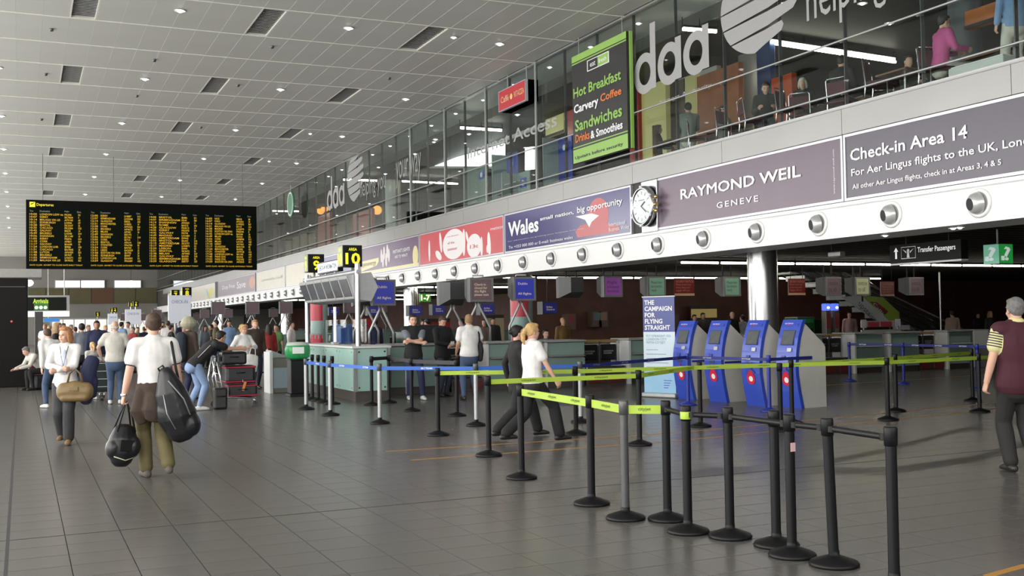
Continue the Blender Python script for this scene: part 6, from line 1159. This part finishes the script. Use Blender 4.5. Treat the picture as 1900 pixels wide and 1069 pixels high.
# ---- three men at the counter
P = at(768,742)
o = person('man in black gilet with folded arms at the barrier', P, 1.80, PI-.15, .013, 'fair', ('short','dark'), ('short', C_steel), ('trousers', C_navy), M_shw, vest=cloth('gilet',(24,24,28)), lf=(-.16,.14,.09), rf=(.10,-.02,.09), lh=(.12,.24,1.20), rh=(-.12,.26,1.17), lp=(-1,.2,-.6), rp=(1,.2,-.6), curl=.7, hyaw=.1, ldir=(1,.25,.1), rdir=(-1,.2,.15))
for sg, (h_, k_, a_) in enumerate((((-.15,.0,.90),(-.185,.06,.5),(-.205,.13,.12)),((.15,.0,.90),(.165,.03,.5),(.155,-.02,.12)))): MB().tube([h_, k_, a_], .006, 6).build('side_stripe', C_white, o)
o = person('bearded man in black hoodie looking at his hands', at(822,736), 1.76, PI+.35, .014, 'fair', ('short','brown'), ('long', C_black, .03, 'hoodie'), ('trousers', C_dj), M_sh, lh=(-.02,.26,1.10), rh=(.06,.28,1.14), lp=(-1,-.3,-.5), rp=(1,-.3,-.5), hpitch=.45, hem=.88, fat=1.08)
j = JT[o['label']]; V = Vol(); V.loft([j['up']((0,-.07,1.45)), j['up']((0,-.06,1.52))], [(.10,.05),(.08,.04)]); V.fuse('hood', C_black, .016, o); MB().bev((0,0,0),(.10,.004,.07),.001).build('phone', M_wht, o, (.02,.36,1.17))
V = Vol(); V.ball(j['hd']((0,.052,-.085)),(.048,.045,.035)); V.fuse('beard', HAIRM['brown'], .012, o, 1)
t = thing('black_case', 'black case on the counter between the two waiting men', 'case', (8.55, 23.2, 1.145)); MB().bev((0,0,.22),(.55,.3,.42),.04).build('shell', MATS['bag_black_nylon'], t); MB().tube([(-.1,0,.42),(-.08,0,.5),(.08,0,.5),(.1,0,.42)], .012, 6).build('handle', M_black, t)
o = person('man in white T-shirt and jeans with his back turned at the counter', at(872,742), 1.78, -.1, .013, 'mid', ('crop','light'), ('short', C_white, .028), ('trousers', C_jean), M_sh, fat=1.1, lf=(-.14,-.05,.09), rf=(.15,.05,.09), lh=(-.22,.18,.98), rh=(.26,.22,1.02), hem=.92)
V = Vol(); V.loft([(.22,-.02,1.15),(.23,-.04,1.0),(.22,-.03,.82)], [(.05,.11),(.06,.13),(.05,.10)]); V.fuse('shoulder_bag', C_black, .016, o, 1); MB().tube([(.22,-.05,1.1),(.19,-.09,1.35),(.15,-.03,1.49),(.17,.09,1.38)], .016, 6).build('bag_strap', C_black, o)
# ---- walking pair
P = at(948,818)
o = person('dark haired woman in black suit walking behind the blonde', Vector(at(962,812)), 1.62, -PI/2-.05, .014, 'fair', ('bun','black'), ('long', C_black, .022, 'jacket'), ('trousers', C_black), M_sh, fem=True, lf=(-.08,.36,.10), rf=(.08,-.38,.14), lh=(-.24,-.06,.88), rh=(.24,.12,.86), pz=.87, hem=.78, flare=.02, collar=C_white, yaw_l=0, yaw_r=0)
o = person('blonde woman in white uniform shirt striding to the right', Vector(at(990,822)), 1.66, -PI/2+.02, .011, 'fair', ('pony','blonde'), ('short', C_white, .024), ('trousers', C_black), M_sh, fem=True, fat=1.12, lf=(-.08,-.40,.15), rf=(.08,.38,.11), lh=(-.24,.18,.90), rh=(.26,.24,.88), pz=.86, flare=.022, hem=.95, yaw_l=0, yaw_r=0, curl=.6)
# ---- agent seated at the counter, staff
person('dark haired check-in agent in grey suit seated behind the counter', (onY(1013,640,24.55).x, 24.55, 0), 1.68, PI, .016, 'fair', ('bun','black'), ('long', C_steel), ('trousers', C_navy), fem=True, pz=.62, lf=(-.1,.4,.09), rf=(.1,.4,.09), lh=(-.15,.32,.98), rh=(.15,.32,.98), collar=C_white)
t = thing('agent_chair', 'dark office chair under the seated check-in agent', 'chair', (onY(1013,640,24.55).x, 24.6, 0)); MB().bev((0,0,.46),(.46,.44,.06),.02).build('seat', M_black, t); MB().bev((0,.25,.78),(.42,.05,.5),.02).build('backrest', M_black, t); MB().cyl((0,0,.06),(0,0,.44),.03,n=10).build('stem', M_satin, t); MB().b2((-.28,-.03,.03),(.28,.03,.07)).b2((-.03,-.28,.03),(.03,.28,.07)).build('star_base', M_satin, t)
person('staff member in white shirt left of the information desk', at(541,700), 1.72, PI+1.1, .018, 'fair', ('short','dark'), ('long', C_white), ('trousers', C_navy), hem=.95); person('person behind the glass screen of the information desk', (7.45, 24.7, 0), 1.66, PI/2, .018, 'fair', ('bun','dark'), ('long', cloth('maroon_check',(120,70,80))), ('trousers', C_black), fem=True)
person('man in shorts and navy top beyond the mint desk', at(697,700), 1.74, .3, .02, 'fair', ('short','dark'), ('long', C_navy), ('shorts', C_off), M_shw)
# ---- man in the maroon vest at the right edge
P = at(1893,876)
o = person('grey haired man in maroon knit vest at the right edge', P, 1.80, -.35, .010, 'fair', ('short','grey'), ('short', cloth('yellow_stripe',(214,208,150)), .03), ('trousers', cloth('dark_trouser',(36,34,34))), M_sh, vest=C_mar, fat=1.12, lf=(-.08,.02,.09), rf=(.12,-.10,.09), lh=(-.31,.06,.84), rh=(.30,.0,.84), curl=.8, collar=cloth('yellow_stripe',(214,208,150)), flare=.012, yaw_l=.0)
j = JT[o['label']]
for k in range(6): q = j['shL'].lerp(j['eL'], .14+.09*k); V = MB(); d_ = (j['eL']-j['shL']).normalized().to_track_quat('Z','Y').to_matrix(); V.lathe([(.080,-.005),(.083,0),(.080,.005)], 18, M=d_.to_4x4()); V.build('sleeve_stripe', C_navy, o, q)
# ---- background staff and passengers under the mezzanine
BG = [((1577,672),30.0,1.76,2.6,'staff member in pink shirt behind the right counters','fair',('short','dark'),cloth('pinkish',(196,160,160)),C_black),((1768,668),29.5-1.8,1.74,-.4,'person in beige top beside the escalator foot','mid',('short','dark'),cloth('beige',(150,130,120)),C_black),((1838,660),28.0,1.7,PI,'person in dark green top near the escalator','mid',('long','light'),cloth('darkgreen',(40,44,40)),C_black),((1815,660),30.5,1.65,PI,'seated looking person in black by the escalator','mid',('short','black'),C_black,C_black),
 ((1045,660),27.0,1.7,PI,'person in olive brown coat behind the agent','mid',('short','ginger'),cloth('olivecoat',(110,84,44)),C_black),((1289,650),31.0,1.74,PI,'person in dark red behind the first kiosk','mid',('short','dark'),cloth('dkred',(70,30,30)),C_black),((1305,650),31.5,1.8,PI,'person in dark suit behind the first kiosk','tan',('short','black'),C_charcoal if False else C_char,C_black),((1359,650),30.0,1.82,PI,'bald man in dark suit between the kiosks','fair',('bald','grey'),C_black,C_black),((1378,650),30.4,1.7,.2,'person in white shirt bending between the kiosks','fair',('short','dark'),cloth('dimwhite',(190,195,200)),C_black),
 ((785,660),33,1.7,PI,'person in red top behind the waiting men','mid',('short','dark'),C_mar,C_black),((793,655),30,1.74,.5,'dark dressed passenger behind the waiting men','fair',('short','black'),C_black,C_navy),((857,655),31,1.72,1.5,'passenger with blue rucksack beyond the counter','fair',('short','dark'),C_blue,C_navy),((868,650),34,1.74,PI,'distant dark passenger beyond the counter','mid',('short','black'),C_char,C_black),((900,650),29.5,1.7,2.0,'passenger in brown behind the white T-shirt','mid',('long','dark'),C_brown,C_black),((915,650),32,1.74,PI,'passenger in black right of the white T-shirt','tan',('short','black'),C_black,C_black)]
for (px, py), Y, H_, fc, l, sk, hr, c1, c2 in BG: p = onY(px, 620, Y); person(l, (p.x, Y, 0), H_, fc, .024, sk, hr, ('long', c1), ('trousers', c2))
# ---- crowd far down the hall
rr = random.Random(11); tops = [C_white, C_navy, C_black, C_grey, C_steel, C_brown, C_olive, C_mar, C_blue, C_off, cloth('crowd_red',(140,40,40)), cloth('crowd_green',(80,120,70)), cloth('crowd_tan',(150,120,90))]
tw = ['white','navy','black','grey','steel grey','brown','olive','maroon','pale blue','cream','red','green','tan']; hw_ = ['brown','dark','black','blonde','light','grey']
spots = [(84,690),(92,682),(118,694),(132,688),(140,700),(164,690),(196,696),(202,684),(226,694),(238,690),(247,700),(256,686),(300,690),(312,698),(322,684),(318,704),(341,700),(380,690),(392,682),(402,696),(414,688),(426,692),(470,684),(500,708),(514,712),(436,680),(290,682),(268,688),(150,680),(110,680)]
for k, (px, py) in enumerate(spots):
    c = k % 13; st = rr.choice(['short','short','long','fringe','pony']); hc_ = rr.choice(hw_)
    P = Vector(at(px, py-6+rr.uniform(-4,4)))
    if 46.6 < P.y < 51.4: P.y = 45.4-.3*(k % 3)
    person('far passenger, %s top and %s hair, %s' % (tw[c], hc_, 'near the %s edge of the crowd' % ('left' if px < 150 else 'right') if px < 150 or px > 420 else 'in the middle of the crowd'), P, rr.uniform(1.6,1.82), rr.uniform(0,6.28), .034, rr.choice(['fair','fair','mid']), (st, hc_), ('long' if k % 2 else 'short', tops[c]), ('trousers', rr.choice([C_jean, C_black, C_dj, C_navy, C_char])), group='crowd down the hall', fem=(st != 'short'))
# ---- diners on the upper floor
def diner(px, X, H_, fc, l, sk, hr, c1, c2, sit=True, vox=.02, long_='long', **k):
    p = onX(px, 120, X); kw = dict(pz=.56, lf=(-.12,.40,.09), rf=(.12,.42,.09), lh=(-.16,.38,.80), rh=(.16,.38,.80)) if sit else {}
    kw.update(k); return person(l, (X, p.y, MZ), H_, fc, vox, sk, hr, (long_, c1), ('trousers', c2), **kw)
diner(1745,13.35,1.72,-PI/2-.3,'diner in bright pink shirt seated behind the glass','fair',('short','dark'),C_pink,C_off,vox=.016,lean=.1); diner(1885,13.5,1.75,-.4,'person in pale blue shirt standing at the top right behind the glass','fair',('short','dark'),C_blue,C_off,sit=False,vox=.016); diner(1418,14.0,1.8,PI-.6,'diner in dark green coat leaning over a table','fair',('short','brown'),cloth('greencoat',(44,50,46)),C_dj,lean=.4,vox=.016)
diner(1275,13.5,1.72,-.5,'diner in pale green shirt seated with back turned','fair',('short','dark'),cloth('sage_shirt',(110,122,116)),C_off); diner(1218,14.2,1.66,PI+.9,'grey haired diner near the lime banner','fair',('bob','grey'),C_char,C_black,fem=True); diner(1492,14.2,1.66,PI-.9,'white haired diner in black leaning at a table','fair',('bob','white'),C_black,C_black,fem=True,lean=.3); diner(1556,13.7,1.76,-1.3,'dark dressed diner with bare legs behind the glass','fair',('short','dark'),C_black,C_char,lean=.15); diner(1684,14.85,1.7,PI,'far diner seated across from the one in pink','fair',('short','dark'),C_char,C_black); diner(1340,14.4,1.7,PI+.4,'diner in grey at the wooden wall','fair',('short','dark'),C_grey,C_black)
for sc_ in [TMP]: bpy.data.scenes.remove(sc_)
